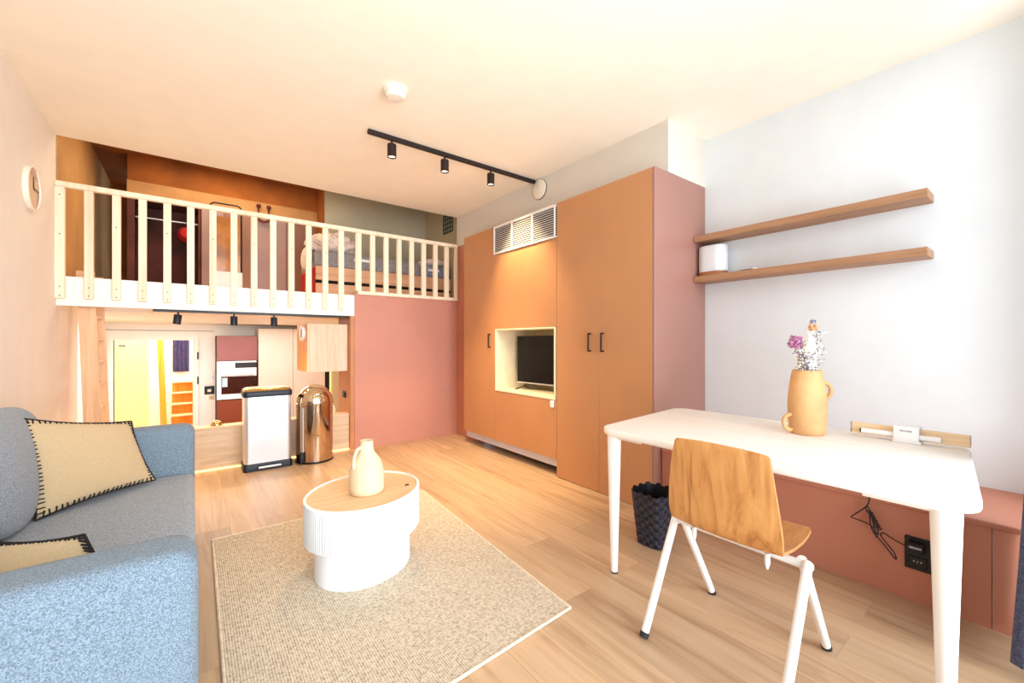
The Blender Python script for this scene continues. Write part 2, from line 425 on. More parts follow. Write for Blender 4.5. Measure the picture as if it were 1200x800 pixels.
# ================================================================== LOFT RAILING
t = thing('loft_railing', (.9, 4.63, 1.69), 'long cream wooden railing with upright bars along the loft edge', 'railing')
MB().rbox(-.828, 4.605, 2.362, 2.672, 4.65, 2.405, .004, 1).build('top_rail', 'rail', t)
MB().rbox(1.43, 4.607, 1.694, 2.672, 4.65, 1.732, .004, 1).build('bottom_rail', 'rail', t)
def post(x, wd, z0, scr):
    o = MB().rbox(x-wd/2, 4.61, z0, x+wd/2, 4.648, 2.361, .003, 1).build('baluster', 'rail', t)
    for z in scr:
        MB().lathe([(.0045, 0), (.0045, .003)], (x, 4.6105, z), 8, mat=Matrix.Rotation(PI/2, 4, 'X')).build('screw', 'screw', o)
post(-.803, .054, 1.51, (1.53, 1.6, 2.0, 2.3))
xs = [-.646+.1585*i for i in range(13)]
for i, x in enumerate(xs): post(x, .052, 1.512 if i < 13 else 1.7, (1.535, 1.60, 2.1) if i % 2 else (1.535, 1.60))
post(1.436, .06, 1.7325, ())
for i in range(7): post(1.436+.1545*(i+1), .052, 1.7325, ())
post(2.652, .04, 1.7325, ())

# ================================================================== TRACK LIGHTS
def spot_head(parent, x, y, ztop, L=.1, r=.034, tilt=(0, 0), mat='spot', stem=.03):
    o = MB()
    Rm = Matrix.Rotation(tilt[0], 4, 'X') @ Matrix.Rotation(tilt[1], 4, 'Y')
    o.lathe([(r*.9, 0), (r, -.004), (r, -L), (r*.8, -L), (r*.75, -L+.015)], (x, y, ztop-stem), 20, mat=Rm)
    h = o.build('spotlight_head', mat, parent, smooth=True)
    MB().lathe([(.008, ztop), (.008, ztop-stem-.004)], (x, y, 0), 10).build('stem', mat, h)
    MB().lathe([(r*.74, -L+.010), (r*.74, -L+.013)], (x, y, ztop-stem), 16, mat=Rm).build('lens', 'lens', h)
    return h
t = thing('track_light', (1.86, 3.11, CE), 'dark ceiling track with three cylinder spotlights below the cream ceiling', 'track light')
MB().rbox(1.035, 3.093, 2.728, 2.668, 3.127, 2.7595, .003, 1).build('rail', 'track', t)
for x in (1.219, 1.676, 2.144): spot_head(t, x, 3.11, 2.728)
t = thing('track_light', (.3, 4.76, 1.46), 'black track with three spotlights under the loft edge, over the kitchen', 'track light')
MB().rbox(-.27, 4.69, 1.437, 1.355, 4.72, 1.4595, .003, 1).build('rail', 'black', t)
spot_head(t, -.10, 4.705, 1.437, .085, .029, (0, .12), 'navyplastic', .02)
spot_head(t, .31, 4.705, 1.437, .085, .029, (0, 0), 'navyplastic', .02)
spot_head(t, .64, 4.705, 1.437, .085, .029, (0, 0), 'navyplastic', .02)
# round cover on bulkhead
t = thing('wall_cover', (2.68, 3.045, 2.655), 'round white cover disc on the wall at the end of the ceiling track', 'cover')
RY = Matrix.Rotation(-PI/2, 4, 'Y')
MB().lathe([(.098, .0), (.098, .006)], (2.6795, 3.045, 2.655), 36, mat=RY).build('back_ring', 'screw', t, smooth=True)
MB().lathe([(.094, .006), (.094, .014), (.088, .018)], (2.6795, 3.045, 2.655), 36, mat=RY).build('disc', 'offwhite', t, smooth=True)
# smoke detector
t = thing('smoke_detector', (1.011, 2.52, CE), 'round white smoke detector on the ceiling, left of the track', 'smoke detector')
MB().lathe([(.075, CE-.0005), (.075, CE-.02), (.068, CE-.024)], (1.011, 2.52, 0), 32).build('base_plate', 'offwhite', t, smooth=True)
MB().lathe([(.064, CE-.0245), (.064, CE-.04), (.05, CE-.056), (.02, CE-.06)], (1.011, 2.52, 0), 32).build('sensor_cap', 'offwhite', t, smooth=True)
MB().ball((1.04, 2.485, CE-.053), .005, 1).build('indicator', 'screw', t)
# wall clock on left wall
t = thing('wall_clock', (-.83, 3.987, 2.16), 'round pale wall clock with dark hands high on the left wall', 'clock')
RX = Matrix.Rotation(PI/2, 4, 'Y'); cc = (-.8295, 3.987, 2.16)
MB().lathe([(.140, 0), (.143, .004), (.143, .026), (.132, .028), (.13, .02)], cc, 48, cap=False, mat=RX).build('rim', 'clockrim', t, smooth=True)
MB().lathe([(.132, .002), (.132, .019)], cc, 48, mat=RX).build('face', 'clockface', t)
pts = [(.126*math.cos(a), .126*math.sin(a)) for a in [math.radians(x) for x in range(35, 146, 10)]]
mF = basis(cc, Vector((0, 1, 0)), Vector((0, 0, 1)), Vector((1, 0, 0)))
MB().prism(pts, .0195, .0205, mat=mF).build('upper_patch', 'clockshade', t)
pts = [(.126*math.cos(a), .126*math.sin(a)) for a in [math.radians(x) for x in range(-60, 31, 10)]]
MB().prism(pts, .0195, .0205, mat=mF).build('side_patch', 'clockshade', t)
MB().prism([(-.006, 0), (.006, 0), (.004, .075), (-.004, .075)], .021, .023, mat=mF).build('hour_hand', 'black', t)
MB().prism([(0, -.004), (.1, -.003), (.1, .003), (0, .004)], .0235, .0255, mat=mF).build('minute_hand', 'black', t)

# ================================================================== WARDROBES
WX = 2.515
def bar_handle(parent, y, z0, z1):
    h = MB(); h.rbox(WX-.034, y-.006, z0, WX-.022, y+.006, z1, .002, 1)
    h.box(WX-.024, y-.006, z0, WX-.001, y+.006, z0+.012); h.box(WX-.024, y-.006, z1-.012, WX-.001, y+.006, z1)
    h.build('handle', 'black', parent)
# tall single wardrobe at far left
t = thing('wardrobe', (2.85, 3.89, 0), 'narrow tall copper brown wardrobe nearest the loft, single door', 'wardrobe')
B(2.535, 3.581, .145, 3.195, 4.198, 2.385).build('carcass', 'wardside', t)
d = MB().rbox(WX, 3.582, .15, 2.5345, 4.198, 2.384, .0015, 1).build('door', 'ward', t); bar_handle(d, 3.655, 1.115, 1.262)
B(2.575, 3.581, .065, 2.60, 4.235, .1445).build('plinth', 'plinth', t)
# TV unit
t = thing('television_cabinet', (2.85, 3.11, 0), 'copper brown middle cabinet with an open niche for the television', 'cabinet')
c = MB(); c.box(3.10, 2.641, .145, 3.195, 3.578, 2.385); c.box(2.535, 2.641, .145, 3.10, 3.578, .66); c.box(2.535, 2.641, 1.318, 3.10, 3.578, 2.385)
c.box(2.535, 2.641, .66, 3.10, 2.655, 1.318); c.box(2.535, 3.566, .66, 3.10, 3.578, 1.318)
c.build('carcass', 'wardside', t)
for y0, y1 in ((2.642, 3.1165), (3.1185, 3.5785)):
    MB().rbox(WX, y0, 1.312, 2.5345, y1, 2.083, .0015, 1).build('door', 'ward', t)
    MB().rbox(WX, y0, .15, 2.5345, y1, .664, .0015, 1).build('door', 'ward', t)
n = MB(); th = .014
n.box(WX-.004, 2.656, .668, 3.09, 3.565, .682); n.box(WX-.004, 2.656, 1.296, 3.09, 3.565, 1.31)
n.box(WX-.004, 2.656, .682, 3.09, 2.670, 1.296); n.box(WX-.004, 3.551, .682, 3.09, 3.565, 1.296)
n.box(3.08, 2.67, .682, 3.09, 3.551, 1.296)
n.build('niche_lining', 'niche', t)
B(2.575, 2.641, .065, 2.60, 3.578, .1445).build('plinth', 'plinth', t)
for yy in (2.70, 3.52):
    MB().lathe([(.02, .001), (.02, .1445)], (2.75, yy, 0), 12).build('foot', 'foot', t)
    MB().lathe([(.02, .001), (.02, .1445)], (3.12, yy, 0), 12).build('foot', 'foot', t)
# grille
g = thing('ventilation_grille', (2.52, 3.11, 2.09), 'white slatted ventilation grille above the middle cabinet doors', 'grille')
y0, y1, z0, z1 = 2.645, 3.577, 2.087, 2.374
B(2.53, y0, z0, 2.5345, y1, z1).build('backing', 'grilleback', g)
f = MB()
f.box(2.500, y0, z0, 2.5295, y1, z0+.016); f.box(2.500, y0, z1-.016, 2.5295, y1, z1)
for yy in (y0, y0+(y1-y0)/3-.007, y0+2*(y1-y0)/3-.007, y1-.016): f.box(2.4985, yy, z0+.002, 2.5065, yy+.014, z1-.002)
f.build('frame', 'grille', g)
s0 = None
for k in range(12):
    z = z0+.034+k*.0198
    mb = MB(); 
    for a, b_ in ((y0+.004, y1-.004),):
        mb.add([(2.506, a, z-.007), (2.506, b_, z-.007), (2.526, b_, z+.004), (2.526, a, z+.004), (2.506, a, z-.003), (2.506, b_, z-.003), (2.526, b_, z+.008), (2.526, a, z+.008)],
               [(0,3,2,1),(4,5,6,7),(0,1,5,4),(1,2,6,5),(2,3,7,6),(3,0,4,7)])
    mb.build('slat', 'grille', g)
# double wardrobe at right
t = thing('wardrobe', (2.85, 2.155, 0), 'large copper brown double wardrobe nearest the desk, two tall doors', 'wardrobe')
B(2.537, 1.673, .003, 3.195, 2.639, 2.385).build('carcass', 'wardside', t)
for y0, y1, hy in ((1.690, 2.1625, 2.12), (2.1645, 2.638, 2.25)):
    d = MB().rbox(WX, y0, .004, 2.5345, y1, 2.384, .0015, 1).build('door', 'ward', t); bar_handle(d, hy, 1.10, 1.248)
MB().rbox(WX, 1.671, .004, 2.5365, 1.688, 2.384, .0015, 1).build('side_edge', 'wardside', t)
t = thing('child_lock', (2.51, 2.69, .63), 'tiny white catch on the cabinet front just below the television niche', 'catch')
MB().rbox(2.500, 2.668, .60, 2.5145, 2.712, .66, .006, 2).build('catch_body', 'whiteplastic', t, smooth=True)
MB().lathe([(.009, 0), (.009, .004)], (2.4995, 2.69, .642), 12, mat=RY).build('button', 'offwhite', t)
# television
t = thing('television', (2.84, 3.06, .682), 'black flat television on splayed feet inside the cabinet niche', 'television')
mT = basis((2.80, 3.06, .682), Vector((0, -1, 0)).normalized(), Vector((-1, 0, 0)), Vector((0, 0, 1)))
# local: x along -y (screen right), y toward room
def loc_box(mb, m, x0, y0, z0, x1, y1, z1, r=.004):
    return mb.rbox(x0, y0, z0, x1, y1, z1, r, 2, mat=m)
rotT = mT @ Matrix.Rotation(math.radians(-6), 4, 'Z')
loc_box(MB(), rotT, -.42, -.018, .065, .42, .018, .555).build('housing', 'black', t)
loc_box(MB(), rotT, -.412, .0182, .078, .412, .0205, .547, .0008).build('screen', 'tv', t)
loc_box(MB(), rotT, -.42, .0182, .064, .42, .022, .076, .001).build('lower_bezel', 'steel', t)
for sx in (-1, 1):
    m = MB(); m.tube([rotT @ Vector((sx*.30, 0, .07)), rotT @ Vector((sx*.34, .0, .03)), rotT @ Vector((sx*.36, .10, .006))], .006, 8)
    m.tube([rotT @ Vector((sx*.34, .0, .03)), rotT @ Vector((sx*.36, -.09, .006))], .006, 8)
    m.build('foot', 'black', t)
# ================================================================== COFFEE TABLE, RUG
rugpts = [(.085, 1.22), (1.322, 1.300), (1.437, 3.03), (.094, 3.03)]
t = thing('rug', (.75, 2.15, 0), 'rectangular natural woven jute rug under the white coffee table', 'rug')
MB().prism(rugpts, .001, .010).build('pile', 'rug', t)
def inset(pts, d):
    cx = sum(p[0] for p in pts)/4; cy = sum(p[1] for p in pts)/4
    return [(p[0]+(d if p[0] < cx else -d), p[1]+(d if p[1] < cy else -d)) for p in pts]
for i in range(4):
    a, b_ = rugpts[i], rugpts[(i+1) % 4]
    MB().tube([(a[0], a[1], .007), (b_[0], b_[1], .007)], .0065, 8).build('edge_binding', 'rugedge', t, smooth=True)

CT = (.722, 2.222); EA, EB, ER = .314, .272, math.radians(36)
t = thing('coffee_table', (CT[0], CT[1], .0105), 'oval white fluted drum coffee table with a wood top standing on the rug', 'coffee table')
def oval_ring(a, b, z, n=192, flute=0, cx=CT[0], cy=CT[1]):
    R = []
    for i in range(n):
        q = 2*PI*i/n; k = 1-flute*(0.5+0.5*math.cos(q*n/4+.8)) if flute else 1
        x, y = a*k*math.cos(q), b*k*math.sin(q)
        R.append((cx+x*math.cos(ER)-y*math.sin(ER), cy+x*math.sin(ER)+y*math.cos(ER), z))
    return R
n_ = 480
MB().rings([oval_ring(EA-.012, EB-.012, .192, n_), oval_ring(EA, EB, .200, n_, .02), oval_ring(EA, EB, .385, n_, .02),
            oval_ring(EA, EB, .390, n_), oval_ring(EA, EB, .398, n_), oval_ring(EA-.004, EB-.004, .402, n_), oval_ring(EA-.013, EB-.013, .402, n_), oval_ring(EA-.014, EB-.014, .388, n_)]).build('fluted_drum', 'drum', t, smooth=True, angle=55)
MB().rings([oval_ring(EA-.053, EB-.050, .011, 96), oval_ring(EA-.053, EB-.050, .194, 96)]).build('base', 'drum', t, smooth=True)
MB().rings([oval_ring(EA-.0155, EB-.0155, .3885, 96), oval_ring(EA-.0155, EB-.0155, .3955, 96)]).build('wood_top', 'ctop', t)
MB().ball((.93, 2.155, .398), .011, 1, sc=(1.3, .8, .3)).build('finger_notch', 'foot', t)
# jug
jx, jy, jz = .722, 2.19, .396
t = thing('jug', (jx, jy, jz), 'buff clay jug with a small loop handle on the coffee table', 'jug')
MB().lathe([(.076, 0), (.085, .006), (.088, .03), (.088, .09), (.084, .125), (.072, .162), (.052, .192), (.039, .210), (.034, .230), (.0325, .26), (.034, .268), (.030, .268), (.029, .25), (.028, .2)],
           (jx, jy, jz), 40).build('body', 'jug', t, smooth=True, angle=70)
hd = Vector((-.93, -.36, 0)).normalized()   # towards the left of the frame
pts = [(jx+hd.x*r_, jy+hd.y*r_, jz+z_) for r_, z_ in ((.026, .236), (.040, .237), (.054, .232), (.066, .219), (.074, .200), (.079, .178), (.080, .155), (.078, .138))]
pts = [tuple(p) for p in pts]
MB().tube(pts, .0085, 10).build('handle', 'jug', t, smooth=True)

# ================================================================== SOFA
t = thing('sofa', (-.40, 2.27, 0), 'blue grey woven fabric sofa along the left wall', 'sofa')
def soft(x0, y0, z0, x1, y1, z1, r, seg=5): return MB().rbox(x0, y0, z0, x1, y1, z1, r, seg)
# armrests: slightly flared bulging slabs
def arm(y0, y1):
    m = MB(); n = 28; R = []
    x0, x1, z0, z1 = -.815, .012, .06, .680
    prof = []
    rr = .045
    def rr_rect(w0, w1, h0, h1, r, k=6):
        P = []
        for cx, cy, a0 in ((w1-r, h0+r, -PI/2), (w1-r, h1-r, 0), (w0+r, h1-r, PI/2), (w0+r, h0+r, PI)):
            for i in range(k+1):
                a = a0+PI/2*i/k; P.append((cx+r*math.cos(a), cy+r*math.sin(a)))
        return P
    ys = [(y0, -.03), (y0+.008, -.012), (y0+.022, -.002), (y0+.04, 0), (y1-.04, 0), (y1-.022, -.002), (y1-.008, -.012), (y1, -.03)]
    for y, o in ys:
        R.append([(px, y+.012*math.sin(max(0, min(1, (pz-z0)/(z1-z0)))*PI)*(-1 if y < (y0+y1)/2 else 1), pz) for px, pz in rr_rect(x0-o, x1+o, z0-o, z1+o, .055)])
    return m.rings(R)
arm(1.255, 1.415).build('armrest', 'sofa', t, smooth=True, angle=60)
arm(3.14, 3.295).build('armrest', 'sofa', t, smooth=True, angle=60)
soft(-.81, 1.43, .08, -.012, 3.125, .27, .02, 3).build('seat_base', 'sofa', t, smooth=True)
MB().rbox(-.70, 1.428, .272, .010, 3.128, .405, .04, 5).build('seat_cushion', 'sofacush', t, smooth=True, angle=60)
soft(-.82, 1.43, .271, -.70, 3.125, .74, .05, 5).build('backrest', 'sofa', t, smooth=True)
def puff(c, h, ex=(3.2, 3.2, 2.6), n=26, tilt=0, wr=.0, seed=1):
    """superellipsoid cushion: half sizes h, centre c, tilt about y"""
    random.seed(seed)
    R = []; ph = [random.uniform(0, 6) for _ in range(4)]
    def sp(v, e): return math.copysign(abs(v)**(2/e), v)
    for i in range(n+1):
        u = -PI/2+PI*i/n; ring = []
        for j in range(2*n):
            q = 2*PI*j/(2*n)
            x = h[0]*sp(math.cos(u), ex[2])*sp(math.cos(q), ex[0]); y = h[1]*sp(math.cos(u), ex[2])*sp(math.sin(q), ex[1]); z = h[2]*sp(math.sin(u), ex[2])
            x += wr*math.sin(9*z+ph[0]+2*y)+wr*.6*math.sin(13*y+ph[1])
            X_ = x*math.cos(tilt)+z*math.sin(tilt); Z_ = -x*math.sin(tilt)+z*math.cos(tilt)
            ring.append((c[0]+X_, c[1]+y, c[2]+Z_))
        R.append(ring)
    return MB().rings(R, cap=True)
puff((-.640, 2.725, .640), (.086, .405, .250), (2.6, 4.5, 3.2), tilt=-.19, wr=.006, seed=3).build('back_cushion', 'sofacush', t, smooth=True, angle=80)
puff((-.640, 1.865, .640), (.086, .425, .250), (2.6, 4.5, 3.2), tilt=-.19, wr=.006, seed=5).build('back_cushion', 'sofacush', t, smooth=True, angle=80)
for fx_, fy_ in ((-.75, 1.34), (-.07, 1.34), (-.75, 3.22), (-.07, 3.22)):
    MB().lathe([(.018, .001), (.024, .075)], (fx_, fy_, 0), 12).build('foot', 'foot', t)

# throw pillows with blanket stitching
def pillow(label, corners, bulge, name='throw_pillow'):
    """corners: TL, TR, BR, BL world"""
    TL, TR, BR, BL = [Vector(c) for c in corners]
    nrm = (TR-TL).cross(BL-TL).normalized()
    c0 = (TL+TR+BR+BL)/4
    t = thing(name, tuple(c0 - Vector((0, 0, c0.z-min(TL.z, BL.z, BR.z)))), label, 'pillow')
    n = 22
    def P(a, b):
        p = TL*(1-a)*(1-b)+TR*a*(1-b)+BR*a*b+BL*(1-a)*b
        ca, cb = a-.5, b-.5
        pull = .10
        p = p + (c0-p)*pull*((1-(2*ca)**2)*(2*cb)**6*.9+(1-(2*cb)**2)*(2*ca)**6*.9)
        return p
    def hgt(a, b): return (max(0, 4*a*(1-a))**.55)*(max(0, 4*b*(1-b))**.55)
    vs = []; fs = []
    for sgn in (1, -1):
        o = len(vs)
        for i in range(n+1):
            for j in range(n+1):
                a, b = i/n, j/n
                vs.append(P(a, b)+nrm*(sgn*bulge*hgt(a, b)))
        for i in range(n):
            for j in range(n):
                k = o+i*(n+1)+j; fs.append((k, k+1, k+n+2, k+n+1) if sgn > 0 else (k, k+n+1, k+n+2, k+1))
    bm = bmesh.new(); bv = [bm.verts.new(v) for v in vs]
    for f in fs: bm.faces.new([bv[i] for i in f])
    bmesh.ops.remove_doubles(bm, verts=bm.verts, dist=.0004)
    body = MB().bm(bm).build('cover', 'pillow', t, smooth=True, angle=80)
    # yarn edge
    edge = []
    m = 40
    for i in range(m): edge.append(P(i/m, 0))
    for i in range(m): edge.append(P(1, i/m))
    for i in range(m): edge.append(P(1-i/m, 1))
    for i in range(m): edge.append(P(0, 1-i/m))
    s = MB(); s.tube(edge, .0042, 6, closed=True)
    def st(a0, b0, a1, b1):
        for sg in (1, -1):
            pts = []
            for k in range(4):
                a = a0+(a1-a0)*k/3; b = b0+(b1-b0)*k/3
                pts.append(P(a, b)+nrm*(sg*(bulge*hgt(a, b)+.002)))
            s.tube(pts, .003, 5)
    q = 24; dp = .055
    for i in range(1, q):
        f = i/q; j = .006*math.sin(i*2.3)
        st(f, 0, f+j, dp); st(f, 1, f+j, 1-dp); st(0, f, dp, f+j); st(1, f, 1-dp, f+j)
    s.build('blanket_stitching', 'stitch', t, smooth=True)
    sm = MB(); pts = [P(a, b)+nrm*(bulge*hgt(a, b)+.0006) for a, b in [(.50+.048*k, .965-.022*k) for k in range(11)]]
    sm.tube(pts, .0014, 5); sm.build('fold_seam', 'seam', t)
    return t
pillow('square cream wool pillow with black blanket stitching leaning on the sofa back, whole face showing',
       [(-.620, 2.835, .835), (-.265, 3.07, .745), (-.160, 2.99, .425), (-.535, 2.665, .412)], .055)
pillow('cream pillow with black stitching half hidden behind the near sofa armrest',
       [(-.46, 1.83, .615), (-.235, 1.615, .652), (-.10, 1.475, .455), (-.44, 1.55, .44)], .035)

# ================================================================== DESK
DZ = .74
def round_poly(x0, y0, x1, y1, r, k=8):
    P = []
    for cx, cy, a0 in ((x1-r, y0+r, -PI/2), (x1-r, y1-r, 0), (x0+r, y1-r, PI/2), (x0+r, y0+r, PI)):
        for i in range(k+1):
            a = a0+PI/2*i/k; P.append((cx+r*math.cos(a), cy+r*math.sin(a)))
    return P
t = thing('desk', (2.12, .80, 0), 'white washed wooden desk with rounded corners and tapered legs along the right wall', 'desk')
dx0, dx1, dy0, dy1 = 1.652, 2.582, .112, 1.435
def sup(x0, y0, x1, y1, e=5.5, n=72):
    cx, cy, hx, hy = (x0+x1)/2, (y0+y1)/2, (x1-x0)/2, (y1-y0)/2
    return [(cx+hx*math.copysign(abs(math.cos(a))**(2/e), math.cos(a)), cy+hy*math.copysign(abs(math.sin(a))**(2/e), math.sin(a))) for a in [2*PI*i/n for i in range(n)]]
m = MB(); R = []
for ins, z in ((.010, DZ-.034), (.002, DZ-.030), (0, DZ-.024), (0, DZ-.004), (.002, DZ-.001), (.005, DZ)):
    R.append([(x, y+.105*(x-dx0)/(dx1-dx0), z) for x, y in round_poly(dx0+ins, dy0+ins, dx1-ins, dy1-ins, .095, 12)])
m.rings(R).build('tabletop', 'desk', t, smooth=True, angle=50)
def dleg(x, y):
    m = MB(); m.lathe([(.017, .008), (.0345, DZ-.06), (.0345, DZ-.0345)], (x, y, 0), 20)
    o = m.build('leg', 'deskleg', t, smooth=True)
    MB().lathe([(.017, .0005), (.0175, .0078)], (x, y, 0), 14).build('foot_pad', 'foot', o)
for x, y in ((1.718, .190), (1.712, 1.372), (2.46, .272), (2.515, 1.405)): dleg(x, y)
for x, y, sx, sy in ((1.70, .175, 1, 1), (1.70, 1.40, 1, -1), (2.48, .255, -1, 1), (2.53, 1.40, -1, -1)):
    m = MB(); m.prism([(x, y), (x+sx*.20, y), (x, y+sy*.20)][::(1 if sx*sy > 0 else -1)], DZ-.0525, DZ-.0345)
    m.build('corner_brace', 'offwhite', t)
# ================================================================== CHAIR
t = thing('chair', (1.68, .755, 0), 'bent plywood chair with white tube legs, tucked under the desk', 'chair')
ya, yb = .54, .965
def shell(profile, name, mat, wy):
    """profile: list of (x,z, halfwidth); extruded sheet with thickness along y, slight curve"""
    th = .011; n = 10; R_out = []
    vs = []; fs = []
    K = len(profile)
    nor = []
    for i, (x, z, hw) in enumerate(profile):
        a = profile[max(0, i-1)]; b = profile[min(K-1, i+1)]
        d = Vector((b[0]-a[0], 0, b[1]-a[1])).normalized(); nor.append(Vector((-d.z, 0, d.x)))
    for sg in (.5, -.5):
        for i, (x, z, hw) in enumerate(profile):
            for j in range(n+1):
                s = j/n*2-1
                cur = wy[i]*(s*s)
                p = Vector((x, .755+s*hw, z))+nor[i]*(th*sg+cur)
                vs.append(p)
    W_ = n+1; o = K*W_
    for i in range(K-1):
        for j in range(n):
            k = i*W_+j; fs.append((k, k+1, k+W_+1, k+W_)); fs.append((o+k, o+k+W_, o+k+W_+1, o+k+1))
    m = MB(); m.add(vs, fs, 0)
    ed = []
    for i in range(K-1):
        for j in (0, n): k = i*W_+j; ed.append((k, k+W_, o+k+W_, o+k))
    for j in range(n):
        for i in (0, K-1): k = i*W_+j; ed.append((k, k+1, o+k+1, o+k))
    base = len(m.v); m.f += ed; m.mi += [1]*len(ed)
    return m.build(name, mat, t, smooth=True, angle=35)
back = [(1.535, .800, .150), (1.532, .797, .166), (1.529, .785, .173), (1.527, .74, .181), (1.528, .68, .190), (1.532, .62, .198), (1.538, .56, .204), (1.545, .51, .207), (1.552, .478, .205), (1.560, .462, .203), (1.572, .4525, .2)]
shell(back, 'backrest', ['ply', 'plyedge'], [.010]*len(back))
seat = [(1.573, .452, .2), (1.60, .4465, .202), (1.66, .441, .205), (1.74, .442, .206), (1.80, .449, .203), (1.845, .458, .198), (1.868, .460, .188), (1.876, .459, .175)]
shell(seat, 'seat', ['plyseat', 'plyedge'], [.012, .014, .016, .016, .014, .010, .006, .004])
AX, AZ = 1.668, .412
for y in (.515, .995):
    MB().ball((AX, y, AZ), .020, 2).build('joint', 'chairleg', t, smooth=True)
for y, yo in ((.515, .008), (.995, -.008)):
    for x1, sg in ((1.438, -1), (1.925, 1)):
        yy = y + (.018 if sg > 0 else -.004)*(1 if y < .7 else -1)
        o = MB().tube([(AX+sg*.006, yy, AZ+.015), (x1, yy, .018)], .0155, 14).build('leg', 'chairleg', t, smooth=True)
        dd = Vector((x1-AX, 0, .018-AZ)).normalized()
        MB().tube([(x1, yy, .0185), (x1+dd.x*.0175, yy, .0015)], .0175, 14).build('foot_cap', 'foot', o, smooth=True)
MB().tube([(AX, .53, AZ), (AX, .98, AZ)], .0145, 14).build('cross_tube', 'chairleg', t, smooth=True)
for y in (.62, .89):
    m = MB(); m.box(1.63, y-.02, AZ+.012, 1.71, y+.02, AZ+.0205); m.build('seat_bracket', 'chairleg', t)
    MB().lathe([(.009, .43), (.009, .395), (.004, .375)], (1.615, y, 0), 10).build('bolt', 'chairleg', t, smooth=True)

# ================================================================== WASTE BASKET
bx_, by_ = 2.15, 1.43
t = thing('waste_basket', (bx_, by_, 0), 'black woven waste basket on the floor under the desk end', 'basket')
R = []; n = 120; rows = 60; Hh = .305
def bk(r_in, off=0, weave=True):
    R = []
    for k in range(rows+1):
        z = .004+Hh*k/rows; R_ = []
        for i in range(n):
            a = 2*PI*i/n
            r = (.080+.030*k/rows)
            e = 4.0; ca, sa = math.cos(a), math.sin(a)
            sr = r/((abs(ca)**e+abs(sa)**e)**(1/e))
            d = 0
            if weave:
                cell = (i//5+k//5) % 2
                u_ = (i % 5)/4*2-1; w_ = (k % 5)/4*2-1
                d = .0035*(1-u_*u_*.9) if cell else .0035*(1-w_*w_*.9)*.2-.002
            zz = z
            if k == rows: zz = z+(.006 if (i//5) % 2 else -.005)
            R_.append((bx_+(sr+d+off)*ca, by_+(sr+d+off)*sa, zz))
        R.append(R_)
    return R
m = MB(); m.rings(bk(0), cap=False); m.mi = [((i % n)//5+(i//n)//5) % 2 for i in range(len(m.f))]; m.add(bk(0)[0], [tuple(range(n))]); m.build('woven_body', ['basket', 'basket2'], t)
m = MB(); m.rings(bk(0, -.006, False), cap=False); m.build('lining', 'basket', t)

# ================================================================== VASE + FLOWERS
vx, vy, vz = 2.335, .722, DZ
t = thing('vase', (vx, vy, vz), 'tall orange clay vase with two ring handles on the desk, holding dried flowers', 'vase')
MB().lathe([(.060, .0005), (.069, .004), (.074, .03), (.078, .08), (.079, .13), (.077, .18), (.072, .23), (.065, .275), (.0595, .300), (.057, .304), (.053, .302), (.056, .28), (.064, .22)], (vx, vy, vz), 44).build('body', 'vase', t, smooth=True, angle=70)
MB().lathe([(.0645, .215), (.0645, .2155)], (vx, vy, vz), 30).build('inside_shadow', 'vasein', t)
rv = Vector((.793, -.609, 0))
def ring_handle(sg, zc, R0, wob):
    pts = []
    for k in range(13):
        a = -PI*.62+PI*1.24*k/12
        pts.append(Vector((vx, vy, vz+zc))+rv*sg*(.069+R0*.35+R0*math.cos(a)*.85)+Vector((0, 0, R0*1.0*math.sin(a))))
    MB().tube(pts, [.0095]*13, 10).build('handle', 'vase', t, smooth=True)
ring_handle(1, .205, .038, 0); ring_handle(-1, .055, .036, 0)
rim = Vector((vx, vy, vz+.29)); fv = Vector((.609, .793, 0))
def stem_pts(du, df, h, base=(0, 0)):
    p0 = Vector((vx, vy, vz+.22))+rv*base[0]+fv*base[1]; p2 = Vector((vx, vy, vz+h))+rv*du+fv*df
    mid = (p0+p2)/2+rv*(-du*.12)
    return [p0*(1-s)**2+mid*2*s*(1-s)+p2*s*s for s in [k/8 for k in range(9)]]
def flower(name, label, cat, sp, parts, group=None):
    t = thing(name, tuple(sp[0]), label, cat, group)
    MB().tube(sp, .0016, 5).build('stem', 'stem', t)
    for nm, mb, mt in parts: mb.build(nm, mt, t, smooth=False)
    return t
def petal_ball(c, r, nn, pr, seed, sc=(1, 1, 1)):
    random.seed(seed); m = MB(); m.ball(c, r*.7, 2, sc=sc)
    for i in range(nn):
        z = random.uniform(-1, 1); a = random.uniform(0, 2*PI); q = math.sqrt(1-z*z)
        d = Vector((q*math.cos(a)*sc[0], q*math.sin(a)*sc[1], z*sc[2]))
        m.ball(Vector(c)+d*r*random.uniform(.75, 1.05), pr*random.uniform(.7, 1.3), 1, sc=(1, 1, .7))
    return m
sp = stem_pts(-.055, .0, .435); flower('dried_flower', 'round mauve pink dried flower head leaning left out of the vase', 'flower', sp, [('flower_head', petal_ball(sp[-1]+Vector((0,0,.005)), .030, 70, .0075, 1), 'pinkflower')])
sp = stem_pts(.035, .01, .505); flower('dried_flower', 'peach dried flower at the top of the bunch in the vase', 'flower', sp, [('flower_head', petal_ball(sp[-1], .018, 34, .006, 2), 'peachflower')])
sp = stem_pts(.038, .015, .535); flower('dried_flower', 'dark lilac tip rising highest from the vase', 'flower', sp, [('flower_head', petal_ball(sp[-1], .012, 16, .004, 3), 'greyflower')])
